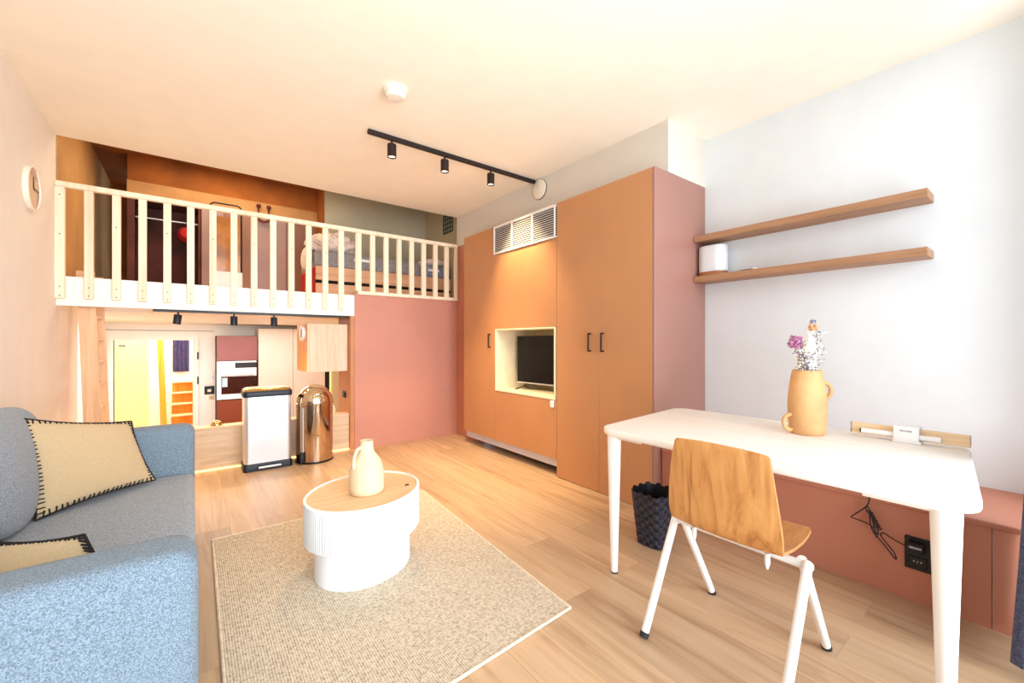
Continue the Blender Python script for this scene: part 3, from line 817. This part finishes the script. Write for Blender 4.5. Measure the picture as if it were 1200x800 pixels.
def plume(sp, L, r, seed):
    random.seed(seed); m = MB(); c = sp[-1]; d = (sp[-1]-sp[-2]).normalized()
    pts = [c+d*(L*(k/8-.75)) for k in range(9)]
    m.tube(pts, [r*.35, r*.8, r, r, r*.95, r*.85, r*.65, r*.4, r*.1], 10)
    for i in range(240):
        s = random.random(); a = random.uniform(0, 2*PI); rr = r*(.5+.5*math.sin(PI*min(1, s+.15)))
        p = c+d*(L*(s-.75)); o = rv*math.cos(a)+fv*math.sin(a)
        m.tube([p+o*rr*.7, p+o*rr*1.1+d*.012], .0009, 4)
    return m
for k, (du, df, h, lab) in enumerate(((.0, -.02, .44, 'tall cream fluffy grass plume in the middle of the vase'), (.022, .0, .40, 'shorter cream fluffy plume at the right of the middle one'), (-.012, .025, .41, 'cream fluffy plume behind the middle one, towards the wall'))):
    sp = stem_pts(du, df, h); flower('dried_grass', lab, 'dried grass', sp, [('plume', plume(sp, .17, .026, 10+k), 'whiteflower')])
def spray(sp, seed, spread=.034, nb=220):
    random.seed(seed); mb = MB().tube(sp, .0012, 5); wl = MB().tube(sp, .0013, 5)
    for i in range(nb):
        s = random.uniform(.45, 1); k = min(7, int(s*8)); p = sp[k].lerp(sp[k+1], s*8-k)
        o = rv*random.gauss(0, spread*.45)+fv*random.gauss(0, spread*.45)+Vector((0, 0, random.uniform(.0, .02)))
        if i % 2: mb.ball(p+o, random.uniform(.002, .0042), 1)
        else: wl.ball(p+o, random.uniform(.0025, .005), 1)
        (mb if i % 2 else wl).tube([p, p+o], .0006, 4)
    return mb, wl
for k, (du, df, h, lab) in enumerate(((-.042, -.01, .40, 'speckled lilac and white spray at the left under the mauve flower'), (.04, -.01, .475, 'speckled lilac and white spray at the right side of the vase'), (-.02, -.03, .37, 'short speckled spray at the front of the vase'), (.055, .01, .40, 'low speckled spray leaning furthest right from the vase'))):
    sp = stem_pts(du, df, h); a, b_ = spray(sp, 30+k)
    flower('dried_spray', lab, 'dried flower', sp, [('lilac_buds', a, 'greyflower'), ('white_buds', b_, 'whiteflower')])

# ================================================================== DESK ACCESSORY, CABLE, SOCKET
t = thing('bar_lamp', (2.50, .39, DZ), 'pale wooden bar with white tube in a white bracket at the desk back', 'desk lamp')
MB().rbox(2.475, .205, .752, 2.502, .585, .800, .003, 2, mat=None).build('wooden_bar', 'bamboo', t)
MB().rbox(2.475, .5855, .752, 2.502, .590, .800, .001, 1).build('end_cap', 'greyprint', t)
MB().tube([(2.462, .286, .770), (2.462, .545, .770)], .0115, 16).build('white_tube', 'whiteplastic', t, smooth=True)
MB().tube([(2.462, .5455, .770), (2.462, .551, .770)], .009, 12).build('tube_end', 'foot', t)
m = MB(); m.rbox(2.445, .345, .7405, 2.515, .435, .752, .003, 2); m.rbox(2.440, .350, .7515, 2.449, .432, .806, .003, 2); m.rbox(2.5035, .350, .7515, 2.512, .432, .806, .003, 2); m.rbox(2.440, .350, .8015, 2.512, .432, .812, .003, 2)
m.build('bracket', 'whiteplastic', t, smooth=True)
B(2.4394, .372, .790, 2.4399, .41, .797).build('print_mark', 'greyprint', t)
t = thing('wall_socket', (2.59, .375, .22), 'black double power socket on the terracotta ledge front below the desk', 'socket')
MB().rbox(2.588, .331, .150, 2.5995, .419, .295, .002, 1).build('face_plate', 'socket', t)
for z in (.185, .258):
    m = MB(); m.rbox(2.582, .345, z-.027, 2.5879, .405, z+.027, .002, 1); o = m.build('outlet', 'black', t)
    if z < .2:
        for k in (-1, 0, 1): MB().ball((2.581, .375+k*.012, z+.006), .0032, 1).build('pin_hole', 'label', o)
t = thing('power_adapter', (2.56, .375, .258), 'black power adapter plugged into the upper outlet of the double socket', 'adapter')
MB().rbox(2.535, .350, .238, 2.5815, .402, .279, .006, 2).build('body', 'black', t, smooth=True)
B(2.534, .356, .262, 2.5348, .396, .270).build('print', 'greyprint', t)
t = thing('power_cable', (2.57, .5, .3), 'thin black cable hanging in a bundled loop below the desk', 'cable')
def smoothpath(P, k=6):
    P = [Vector(p) for p in P]; out = []
    for i in range(len(P)-1):
        p0, p1, p2, p3 = P[max(0, i-1)], P[i], P[i+1], P[min(len(P)-1, i+2)]
        for j in range(k):
            s = j/k; out.append(.5*((2*p1)+(p2-p0)*s+(2*p0-5*p1+4*p2-p3)*s*s+(3*p1-p0-3*p2+p3)*s**3))
    return out+[P[-1]]
CX = 2.565
P = [(2.5, .56, .705), (2.54, .545, .60), (CX, .535, .50), (CX, .538, .44), (CX, .550, .39), (CX, .605, .325), (CX, .60, .318), (CX, .535, .305), (CX-.005, .505, .27), (CX, .52, .34), (CX-.008, .548, .37), (CX, .545, .39),
     (CX, .525, .335), (CX-.006, .512, .255), (CX-.002, .535, .375), (CX, .53, .29), (CX, .48, .225), (CX, .445, .180), (CX, .452, .21), (CX, .495, .265), (CX, .488, .285), (CX, .46, .272), (CX-.005, .43, .262), (2.558, .4025, .258)]
MB().tube(smoothpath(P), .0028, 7).build('cord', 'black', t, smooth=True)
m = MB(); m.tube([(CX-.004+.006*math.sin(k*1.1), .538-k*.0009+.011*math.cos(k*1.1), .372-k*.0019) for k in range(40)], .0026, 6)
m.build('cable_tie', 'black', t)

# ================================================================== SHELVES
for z0, z1, lab in ((1.932, 1.977, 'upper walnut brown wall shelf beside the wardrobe, nothing on it'), (1.628, 1.672, 'lower walnut brown wall shelf holding the white round-ended shade')):
    t = thing('wall_shelf', (3.11, 1.035, z0), lab, 'shelf', 'floating shelves above the desk')
    MB().rbox(3.02, .40, z0, 3.198, 1.6685, z1, .002, 1).build('board', 'shelf', t)
    B(3.1985, .5, z0+.008, 3.1998, 1.55, z1-.008).build('wall_bracket', 'black', t)
t = thing('table_shade', (3.11, 1.53, 1.672), 'white round-ended shade with brown base on the lower shelf, against the wardrobe', 'lamp shade')
def stad(r0, y0, y1, z, n=14, cx=3.11):
    P = []
    for i in range(n+1): a = PI*i/n; P.append((cx+r0*math.cos(a), y1+r0*math.sin(a), z))
    for i in range(n+1): a = PI+PI*i/n; P.append((cx+r0*math.cos(a), y0+r0*math.sin(a), z))
    return P
MB().rings([stad(.066, 1.53, 1.60, 1.6725), stad(.066, 1.53, 1.60, 1.700)]).build('base', 'shadebase', t, smooth=True)
MB().rings([stad(.064, 1.53, 1.60, 1.7005), stad(.067, 1.53, 1.60, 1.704), stad(.067, 1.53, 1.60, 1.888), stad(.064, 1.53, 1.60, 1.893)]).build('shade', 'shade', t, smooth=True)
t = thing('cord_switch', (3.07, 1.36, 1.672), 'small dark cord end on the lower shelf beside the white shade', 'cord')
MB().tube(smoothpath([(3.07, 1.40, 1.676), (3.055, 1.36, 1.676), (3.05, 1.31, 1.678), (3.045, 1.26, 1.676)]), .0035, 7).build('cord', 'black', t, smooth=True)
MB().rbox(3.035, 1.235, 1.6725, 3.055, 1.259, 1.686, .003, 1).build('switch', 'offwhite', t)
for y, lab in ((1.06, 'tiny white clip on the lower shelf, the nearer to the shade'), (.98, 'tiny white clip on the lower shelf, the further from the shade')):
    t = MB().rbox(3.045, y-.012, 1.6725, 3.07, y+.012, 1.682, .003, 1).build('shelf_clip', 'offwhite', None, (3.057, y, 1.6725)); tag(t, lab, 'clip', 'clips on the lower shelf')

# ================================================================== BINS
x0, x1, y0, y1 = .366, .752, 4.42, 4.665
t = thing('pedal_bin', ((x0+x1)/2, (y0+y1)/2, 0), 'rectangular brushed steel pedal bin with black base in front of the low partition', 'bin')
def rr(x0, x1, y0, y1, r, z, bow=0):
    P = []
    for px, py in round_poly(x0, y0, x1, y1, r, 6):
        c = (px-(x0+x1)/2)/((x1-x0)/2)
        P.append((px, py-bow*(1-c*c)*(1 if py < (y0+y1)/2 else 0), z))
    # densify front edge
    return P
MB().rings([rr(x0-.006, x1+.006, y0-.006, y1, .03, .001), rr(x0-.006, x1+.006, y0-.006, y1, .03, .055), rr(x0, x1, y0, y1, .03, .068)]).build('base', 'navyplastic', t, smooth=True)
MB().rings([rr(x0+.003, x1-.003, y0+.003, y1-.003, .035, .0685), rr(x0+.003, x1-.003, y0+.003, y1-.003, .035, .672)]).build('body', 'steel', t, smooth=True)
MB().rings([rr(x0-.004, x1+.004, y0-.004, y1, .035, .6725), rr(x0-.006, x1+.006, y0-.006, y1, .035, .68), rr(x0-.006, x1+.006, y0-.006, y1, .035, .715), rr(x0, x1, y0, y1-.004, .035, .7255)]).build('lid_band', 'navyplastic', t, smooth=True)
MB().rings([rr(x0+.002, x1-.002, y0+.002, y1-.006, .035, .726), rr(x0+.008, x1-.008, y0+.010, y1-.01, .03, .742), rr(x0+.03, x1-.03, y0+.03, y1-.03, .03, .752)]).build('lid', 'bronze', t, smooth=True)
MB().rbox(x0+.11, y0-.022, .022, x1-.09, y0-.0065, .040, .004, 2).build('pedal', 'steel', t, smooth=True)
B(x0+.10, y0-.0075, .012, x1-.08, y0-.0062, .05).build('pedal_slot', 'black', t)
cx, cy = .968, 4.50
t = thing('dome_bin', (cx, cy, 0), 'round polished steel bin with domed push lid in front of the low partition', 'bin')
MB().lathe([(.166, .001), (.172, .004), (.172, .018)], (cx, cy, 0), 48).build('base_ring', 'black', t, smooth=True)
MB().lathe([(.168, .0185), (.168, .56)], (cx, cy, 0), 64).build('body', 'chrome', t, smooth=True)
MB().lathe([(.1695, .5605), (.174, .563), (.174, .578), (.1695, .581)], (cx, cy, 0), 64).build('lid_ring', 'chromelid', t, smooth=True)
MB().lathe([(.168, .5815)]+[(.168*math.cos(a), .582+.168*math.sin(a)) for a in [PI/2*k/12 for k in range(1, 12)]]+[(.004, .75)], (cx, cy, 0), 64).build('dome_lid', 'chromelid', t, smooth=True, angle=60)
m = MB(); P = []
for k in range(17):
    a = PI*k/16; P.append((cx-.03-.0*k, cy-.10, .60))
m.tube([(cx+.06*math.cos(a)*1.0-.0, cy-.1725*math.cos(math.asin(max(-1, min(1, .06*math.cos(a)/.172)))), .60+.07*math.sin(a)) for a in [PI*k/14 for k in range(15)]], .004, 8)
m.build('flap_edge', 'chrome', t, smooth=True)
MB().tube([(cx-.128, cy-.123, .12), (cx-.128, cy-.123, .54)], .007, 10).build('side_bar', 'steel', t, smooth=True)
MB().lathe([(.02, 0), (.02, .09), (.012, .1)], (cx-.14, cy-.122, .02), 14).build('grip', 'black', t, smooth=True)

# ================================================================== KITCHEN
t = thing('oven_column', (.58, 8.25, -.85), 'built in kitchen column with mauve upper door and rust lower door around the oven', 'cabinet')
m = MB(); m.box(.30, 8.03, -.85, .315, 8.49, 1.27); m.box(.838, 8.03, -.85, .852, 8.49, 1.27); m.box(.315, 8.03, 1.26, .838, 8.49, 1.27); m.box(.315, 8.47, -.85, .838, 8.49, 1.26)
m.box(.315, 8.03, .866, .838, 8.47, .88); m.box(.315, 8.03, .245, .838, 8.47, .259)
m.build('carcass', 'dark', t)
MB().rbox(.302, 8.0, .872, .850, 8.0295, 1.268, .002, 1).build('upper_door', 'mauve', t)
MB().rbox(.302, 8.0, -.78, .850, 8.0295, .248, .002, 1).build('lower_door', 'rust', t)
t = thing('oven', (.576, 8.2, .26), 'white and black built in oven in the kitchen column', 'oven')
MB().rbox(.318, 8.0, .262, .836, 8.45, .864, .003, 1).build('housing', 'steelwhite', t)
MB().rbox(.302, 7.985, .70, .835, 7.9998, .862, .003, 1).build('control_panel', 'steelwhite', t)
MB().rbox(.54, 7.981, .755, .835, 7.9848, .842, .002, 1).build('display', 'black', t)
MB().rbox(.302, 7.985, .262, .835, 7.9998, .690, .003, 1).build('oven_door', 'steelwhite', t)
MB().rbox(.36, 7.981, .345, .835, 7.9848, .622, .002, 1).build('glass', 'ovenglass', t)
MB().rbox(.37, 7.978, .46, .44, 7.9808, .605, .001, 1).build('sticker', 'glassblue', t)
MB().rbox(.335, 7.945, .648, .81, 7.968, .668, .004, 2).build('handle', 'steel', t)
for a in (.37, .76): B(a, 7.967, .652, a+.015, 7.985, .664).build('handle_post', 'steel', t)
B(.838, 7.99, .262, .853, 8.02, .872).build('side_gap', 'dark', t)
t = thing('tall_cabinet', (1.37, 8.2, -.85), 'tall cream kitchen cabinet standing right of the oven column', 'cabinet')
B(.862, 7.985, -.845, 1.88, 8.49, 1.39).build('carcass', 'cream', t)
for a, b_ in ((.860, 1.369), (1.373, 1.882)):
    MB().rbox(a, 7.955, -.78, b_, 7.984, 1.392, .002, 1).build('door', 'cream', t)
struct('shaded_gap', B(1.885, 7.97, -.85, 1.965, 8.49, 1.41), 'dark')  # dark strip standing for the shade in the gap beside the cabinet
t = thing('hanging_cabinet', (1.156, 5.03, .856), 'pale oak wall cabinet hanging under the loft beside the terracotta partition', 'cabinet')
m = MB(); m.box(.955, 4.772, .856, 1.358, 5.31, 1.367); m.build('carcass', 'orangewood', t)  # orange wood: warm light on the cabinet sides put into the colour
MB().rbox(.952, 4.75, .856, 1.359, 4.7715, 1.367, .002, 1).build('front_panel', 'uppwood', t)
t = thing('wall_timer', (.95, 4.92, 1.28), 'white oval device with dark slot on the side of the hanging cabinet', 'device')
mO = basis((.9545, 4.93, 1.27), Vector((0, -1, 0)), Vector((0, 0, 1)), Vector((-1, 0, 0)))
MB().prism([(x, y) for x, y in round_poly(-.085, -.08, .085, .08, .075)], .0002, .03, mat=mO).build('housing', 'whiteplastic', t)
MB().prism([(x, y) for x, y in round_poly(.0, -.05, .03, .05, .012)], .0302, .033, mat=mO).build('slot', 'black', t)
t = thing('wall_socket', (1.36, 4.9, .62), 'black socket on the rust coloured kitchen side wall below the hanging cabinet', 'socket')
MB().rbox(1.350, 4.82, .55, 1.3615, 4.93, .625, .002, 1).build('face_plate', 'socket', t)
MB().rbox(1.343, 4.83, .565, 1.3498, 4.87, .612, .002, 1).build('outlet', 'black', t)
t = thing('light_strip', (2.35, 8.45, .5), 'warm glowing upright light strip at the back right of the kitchen', 'light')
B(2.04, 8.47, -.3, 2.10, 8.498, 1.40).build('diffuser', 'glowstrip', t)
B(2.03, 8.485, -.31, 2.039, 8.498, 1.41).build('channel', 'steelwhite', t)
t = thing('soap_bottle', (1.21, 4.77, .396), 'small cream bottle standing on the low partition right of the dome bin', 'bottle')
MB().lathe([(.018, .0005), (.02, .004), (.02, .06), (.012, .07)], (1.215, 4.765, .396), 16).build('bottle', 'jug', t, smooth=True)
MB().lathe([(.009, .0705), (.009, .088), (.005, .095)], (1.215, 4.765, .396), 12).build('cap', 'offwhite', t, smooth=True)
t = thing('brass_dome', (.18, 4.765, .396), 'small shiny brass dome on top of the low partition, left of the pedal bin', 'ornament')
MB().lathe([(.05, .0005), (.05, .006)], (.178, 4.765, .396), 24).build('base', 'brass', t, smooth=True)
MB().lathe([(.045, .0065), (.043, .02), (.033, .036), (.018, .046), (.004, .05)], (.178, 4.765, .396), 24).build('dome', 'brass', t, smooth=True)
# switches on the back wall between door and oven
t = thing('wall_panel', (.21, 8.49, .58), 'flat white service panel on the wall between door and oven', 'panel')
MB().rbox(.12, 8.488, .47, .285, 8.4995, .70, .003, 1).build('cover', 'fascia', t)
MB().rbox(.26, 8.486, .57, .272, 8.4878, .60, .001, 1).build('latch', 'greyprint', t)
t = thing('light_switch', (.225, 8.49, .37), 'black square switch on the wall beside the oven', 'switch')
MB().rbox(.155, 8.486, .31, .29, 8.4995, .445, .003, 1).build('plate', 'black', t)
MB().rbox(.195, 8.482, .35, .245, 8.4858, .395, .003, 1).build('rocker', 'offwhite', t)
t = thing('wall_sensor', (.25, 8.49, .25), 'small beige sensor on the wall just below the black switch', 'sensor')
MB().rbox(.215, 8.484, .225, .285, 8.4995, .285, .003, 1).build('cover', 'jug', t)
MB().ball((.25, 8.483, .255), .008, 1).build('eye', 'screw', t)
# ladder up to the loft
t = thing('ladder', (-.66, 5.0, -.85), 'steep beech ladder from the kitchen up to the loft beside the left wall', 'ladder')
def lx(z): return -.730+(1.4-z)*.034
for y in (4.79, 5.19):
    m = MB(); z0, z1 = -.849, 1.75
    if y < 5:
        vs = [(lx(z0), y-.014, z0), (lx(z0)+.105, y-.014, z0), (lx(z0)+.105, y+.014, z0), (lx(z0), y+.014, z0), (lx(z1), y-.014, z1), (lx(z1)+.105, y-.014, z1), (lx(z1)+.105, y+.014, z1), (lx(z1), y+.014, z1)]
    else:
        vs = [(lx(z0), y-.014, z0), (lx(z0)+.105, y-.014, z0), (lx(z0)+.105, y+.014, z0), (lx(z0), y+.014, z0), (lx(z1), y-.014, z1), (lx(z1)+.105, y-.014, z1), (lx(z1)+.105, y+.014, z1), (lx(z1), y+.014, z1)]
    m.add(vs, [(0,3,2,1),(4,5,6,7),(0,1,5,4),(1,2,6,5),(2,3,7,6),(3,0,4,7)])
    m.build('stringer', 'ladder', t)
for k in range(12):
    z = 1.385-.19*k
    if z < -.8: continue
    MB().rbox(lx(z)+.01, 4.805, z-.012, lx(z)+.095, 5.175, z+.012, .003, 1).build('rung', 'ladder', t)
# hall: ladder, steps, curtain
t = thing('ladder', (-.50, 11, -.85), 'orange pine ladder seen through the doorway against the white wall', 'ladder')
m = MB(); m.add([(-.50, 10.98, -.849), (-.40, 10.98, -.849), (-.40, 11.02, -.849), (-.50, 11.02, -.849), (-.575, 10.98, 1.49), (-.475, 10.98, 1.49), (-.475, 11.02, 1.49), (-.575, 11.02, 1.49)], [(0,3,2,1),(4,5,6,7),(0,1,5,4),(1,2,6,5),(2,3,7,6),(3,0,4,7)]); m.build('stringer', 'orangewood', t)
for k in range(11):
    z = 1.25-.19*k; xx = -.40-(z+.85)*.032
    MB().rbox(xx-.008, 10.985, z-.012, xx+.035, 11.30, z+.012, .003, 1).build('rung', 'bamboo', t)
t = thing('step_stool', (-.19, 11.2, -.85), 'orange wooden steps seen through the doorway below the dark curtain', 'steps')
for k, (z, yy) in enumerate(((.30, 11.55), (.08, 11.4), (-.14, 11.25), (-.36, 11.1), (-.58, 10.95))):
    MB().rbox(-.35, yy-.03, z-.012, .0, yy+.16, z+.012, .003, 1).build('tread', 'bamboo', t)
    B(-.35, yy+.12, z-.22, .0, yy+.14, z-.0125).build('riser', 'orangewood', t)
B(.001, 10.9, -.849, .03, 11.7, .33).build('side_panel', 'orangewood', t)
def curtain(name, label, x0, x1, y, z0, z1, amp, waves, mat, flare=0, dirx=True, n=90):
    m = MB(); rows = 16; F = []; Bk = []
    for k in range(rows+1):
        s = k/rows; z = z1+(z0-z1)*s
        fr = []; bk = []
        for i in range(n+1):
            q = i/n; x = x0+(x1-x0)*q
            yy = y+amp*math.sin(q*waves*2*PI+.6*math.sin(s*3))*(.75+.25*s)+flare*s*s
            fr.append((x, yy, z)); bk.append((x, yy-.004, z))
        F.append(fr); Bk.append(bk)
    vs = [p for r in F for p in r]+[p for r in Bk for p in r]; fs = []; W_ = n+1; o = (rows+1)*W_
    for k in range(rows):
        for i in range(n):
            a = k*W_+i; fs.append((a, a+1, a+W_+1, a+W_)); fs.append((o+a, o+a+W_, o+a+W_+1, o+a+1))
    for i in range(n):
        fs.append((i, o+i, o+i+1, i+1)); a = rows*W_+i; fs.append((a, a+1, o+a+1, o+a))
    for k in range(rows):
        a = k*W_; fs.append((a, a+W_, o+a+W_, o+a)); a += n; fs.append((a, o+a, o+a+W_, a+W_))
    m.add(vs, fs); c = ((x0+x1)/2, y, z0)
    t = thing(name, c, label, 'curtain')
    m.build('cloth', mat, t, smooth=True)
    MB().tube([(x0-.02, y, z1+.012), (x1+.02, y, z1+.012)], .010, 10).build('rod', 'black', t, smooth=True)
curtain('curtain', 'dark navy curtain hanging on the white wall seen through the doorway', -.35, -.06, 12.02, .50, 1.42, .025, 4, 'curtain')
curtain('curtain', 'slate blue curtain hanging at the right edge beside the desk', 2.25, 2.585, -.002, .06, 2.5, .03, 3.25, 'bluecurtain', .068)

# ================================================================== LOFT CONTENTS
t = thing('bed', (1.9, 5.35, 1.694), 'low pine platform bed on the loft behind the railing', 'bed')
m = MB(); m.box(1.068, 4.903, 1.86, 2.735, 5.68, 2.01); m.build('upper_frame', 'bedwood', t)
m = MB(); m.box(1.068, 4.905, 1.6945, 2.735, 5.68, 1.822); m.build('drawer_base', 'bedwood', t)
B(1.09, 4.93, 1.8225, 2.735, 5.67, 1.8595).build('shadow_gap', 'dark', t)
B(1.0625, 4.92, 1.6945, 1.0675, 5.68, 2.0).build('end_panel', 'red', t)
t = thing('mattress', (1.9, 5.3, 2.011), 'grey mattress lying on the pine loft bed', 'mattress')
MB().rbox(1.068, 4.905, 2.011, 2.30, 5.69, 2.185, .03, 4).build('body', 'mattress', t, smooth=True)
MB().rbox(1.475, 4.9015, 2.105, 1.70, 4.9048, 2.135, .001, 1).build('care_label', 'label', t)
t = thing('folded_bedding', (2.52, 5.3, 2.011), 'blue grey folded bedding at the right end of the loft bed', 'bedding')
MB().rbox(2.305, 4.905, 2.012, 2.735, 5.6, 2.16, .04, 4).build('lower_fold', 'mattressblue', t, smooth=True)
puff((2.57, 5.25, 2.225), (.16, .33, .062), (3, 3, 2.4), 18).build('upper_fold', 'duvet', t, smooth=True)
MB().rbox(2.40, 4.9015, 2.085, 2.56, 4.9048, 2.115, .001, 1).build('care_label', 'label', t)
t = thing('duvet', (1.32, 5.2, 2.186), 'rumpled pale linen duvet heaped on the left end of the loft bed', 'duvet')
random.seed(11); R = []; n = 40
for i in range(25):
    u_ = -PI/2+PI*i/24; ring = []
    for j in range(n):
        q = 2*PI*j/n
        k = 1+.10*math.sin(5*q+3*u_)+.09*math.sin(9*q-6*u_+1)+.05*math.sin(14*q+11*u_)
        cu = math.cos(u_)**.6 if math.cos(u_) > 0 else 0
        z = .115*math.sin(u_)
        z = 2.187+.115+z+(.03*math.sin(7*q+4*u_)+.025*math.sin(3*q))*(1 if u_ > 0 else 0)*cu
        ring.append((1.30+.245*cu*k*math.cos(q), 5.16+.23*cu*k*math.sin(q), max(2.1875, z)))
    R.append(ring)
MB().rings(R).build('cover', 'duvet', t, smooth=True, angle=60)
puff((1.022, 5.19, 2.13), (.038, .22, .12), (2.2, 3, 2.2), 16, wr=.006).build('overhang', 'duvet', t, smooth=True)
# closet
t = thing('closet', (.39, 6.4, 1.68), 'built in closet with open dark hanging bay and mauve doors at the loft back', 'closet')
m = MB(); m.box(-.56, 6.13, 1.681, -.53, 6.71, 2.90); m.box(.055, 6.13, 1.681, .08, 6.71, 2.80); m.box(1.31, 6.13, 1.681, 1.338, 6.71, 2.90); m.box(-.53, 6.69, 1.681, 1.31, 6.71, 2.90); m.box(-.53, 6.13, 2.79, 1.31, 6.69, 2.82); m.box(-.53, 6.13, 1.681, .055, 6.69, 1.70)
m.build('carcass', 'closetin', t)
B(-.56, 6.075, 2.78, 1.338, 6.129, 2.925).build('cornice', 'cornice', t)
B(-.56, 6.10, 1.681, -.50, 6.129, 2.78).build('side_stile', 'closetin', t)
for a, b_, mt in ((.085, .30, 'closetdoor'), (.303, .62, 'closetdoor2'), (.623, .97, 'closetdoor'), (.973, 1.336, 'closetdoor2')):
    MB().rbox(a, 6.10, 1.685, b_, 6.129, 2.778, .002, 1).build('door', mt, t)
MB().tube([(-.53, 6.35, 2.60), (.055, 6.35, 2.60)], .010, 10).build('hanging_rod', 'steel', t, smooth=True)
t = thing('hat', (-.06, 6.35, 2.44), 'round red hat hanging in the dark closet bay', 'hat')
MB().lathe([(.004, .1), (.05, .09), (.08, .05), (.085, 0), (.082, -.05), (.05, -.09), (.004, -.1)], (-.06, 6.30, 2.45), 24, mat=Matrix.Rotation(PI/2, 4, 'X')).build('crown', 'red', t, smooth=True)
MB().tube([(-.06, 6.30, 2.53), (-.06, 6.31, 2.58), (-.06, 6.345, 2.612), (-.06, 6.37, 2.60)], .004, 6).build('hook_loop', 'darkred', t)
t = thing('coat_hook', (.71, 6.08, 2.74), 'dark red double hook hung over the closet doors', 'hook')
for x in (.655, .766):
    MB().tube([(x, 6.065, 2.74), (x, 6.062, 2.86), (x, 6.055, 2.87)], .008, 8).build('arm', 'darkred', t, smooth=True)
    MB().ball((x, 6.045, 2.872), .026, 2).build('knob', 'darkred', t, smooth=True)
m = MB(); m.tube(smoothpath([(.65, 6.06, 2.74), (.665, 6.055, 2.70), (.71, 6.055, 2.685), (.755, 6.055, 2.70), (.77, 6.06, 2.74)]), .017, 8); m.build('crossbar', 'darkred', t, smooth=True)
t = thing('standing_mirror', (.262, 4.95, 1.681), 'upright black tube framed mirror with white foot just behind the railing', 'mirror')
fx0, fx1, fz0, fz1 = .135, .388, 1.72, 2.525
P = []
for cx_, cz, a0 in ((fx1-.04, fz0+.04, -PI/2), (fx1-.04, fz1-.04, 0), (fx0+.04, fz1-.04, PI/2), (fx0+.04, fz0+.04, PI)):
    for i in range(6):
        a = a0+PI/2*i/5; P.append((cx_+.04*math.cos(a), 4.95, cz+.04*math.sin(a)))
MB().tube(P, .0075, 8, closed=True).build('frame', 'black', t, smooth=True)
B(fx0+.008, 4.955, 1.87, fx1-.008, 4.962, 2.40).build('mirror_panel', 'mirrorpanel', t)
MB().rbox(fx0-.005, 4.92, 1.70, fx1+.008, 4.985, 1.865, .012, 3).build('foot_box', 'fascia', t, smooth=True)
# loft side vent
t = thing('vent_grid', (2.75, 5.0, 2.66), 'small dark grid vent on the olive wall at the right end of the loft', 'vent')
B(2.742, 4.86, 2.645, 2.7495, 5.125, 2.90).build('backing', 'ventback', t)
m = MB()
for k in range(5): yy = 4.86+k*.062; m.box(2.735, yy, 2.645, 2.7418, yy+.018, 2.90)
for k in range(5): zz = 2.645+k*.0595; m.box(2.7345, 4.86, zz, 2.7415, 5.126, zz+.017)
m.build('bars', 'vent', t)

# ================================================================== LIGHTS
def area(name, loc, rot, sx, sy, e, c=(1, 1, 1)):
    l = bpy.data.lights.new(name, 'AREA'); l.shape = 'RECTANGLE'; l.size = sx; l.size_y = sy; l.energy = e; l.color = c
    o = bpy.data.objects.new(name, l); COL.objects.link(o); o.location = loc; o.rotation_euler = rot; return o
def spot(name, loc, target, e, c, ang=60, blend=.6, r=.03):
    l = bpy.data.lights.new(name, 'SPOT'); l.energy = e; l.color = c; l.spot_size = math.radians(ang); l.spot_blend = blend; l.shadow_soft_size = r
    o = bpy.data.objects.new(name, l); COL.objects.link(o); o.location = loc
    o.rotation_euler = (Vector(target)-Vector(loc)).to_track_quat('-Z', 'Y').to_euler(); return o
def point(name, loc, e, c, r=.1):
    l = bpy.data.lights.new(name, 'POINT'); l.energy = e; l.color = c; l.shadow_soft_size = r
    o = bpy.data.objects.new(name, l); COL.objects.link(o); o.location = loc; return o
WARM = (1, .66, .30); WARM2 = (1, .74, .42)
area('window_daylight', (1.3, -5.2, 2.3), (PI/2-.12, 0, 0), 6.0, 4.0, 780, (.82, .925, 1))
area('ceiling_fill', (1.2, -2.6, -.4), (PI/2+.62, 0, 0), 6.0, 3.0, 255, (.90, .97, 1))  # added light outside, aimed upward to brighten the ceiling
for o_, tg, e_ in (((1.219, 3.11, 2.60), (1.0, 3.0, 0), 70), ((1.676, 3.11, 2.60), (1.95, 3.45, 0), 230), ((2.144, 3.11, 2.60), (2.515, 3.1, 1.75), 150)):
    spot('track_spot', o_, tg, e_, WARM2, 75, .8)
for x in (-.10, .31, .64): spot('kitchen_spot', (x, 4.705, 1.30), (x+.05, 4.9, -.85), 18, WARM, 110, .7)
area('kitchen_ceiling_light', (.4, 6.8, 1.45), (0, 0, 0), 2.4, 1.6, 62, (1, .93, .86))
area('hall_light', (-.4, 10.6, 1.49), (0, 0, 0), 1.6, 2.4, 90, (1, .92, .72))
area('hall_wall_fill', (-.6, 9.05, 1.49), (0, 0, 0), 1.4, .6, 13, (1, .93, .72))  # extra light added to brighten the yellow wall beyond the door
area('loft_light', (.3, 5.4, 3.2), (0, 0, 0), 1.2, .8, 22, (1, .76, .48))

w = bpy.data.worlds.new('daylight'); S.world = w; w.use_nodes = True
bg = w.node_tree.nodes['Background']; bg.inputs['Color'].default_value = (.86, .93, 1, 1); bg.inputs['Strength'].default_value = 1.0

# ================================================================== CAMERA
cam = bpy.data.cameras.new('camera'); co = bpy.data.objects.new('camera', cam); COL.objects.link(co)
cam.sensor_width = 36; cam.lens = 36*488/1200; cam.clip_start = .02
co.location = (0, 0, 1.18); co.rotation_euler = (PI/2, 0, -math.radians(37.5))
S.camera = co
S.view_settings.view_transform = 'Standard'; S.view_settings.look = 'None'
S.view_settings.exposure = 0.14; S.view_settings.gamma = 1.0
S.cycles.max_bounces = 12; S.cycles.diffuse_bounces = 8
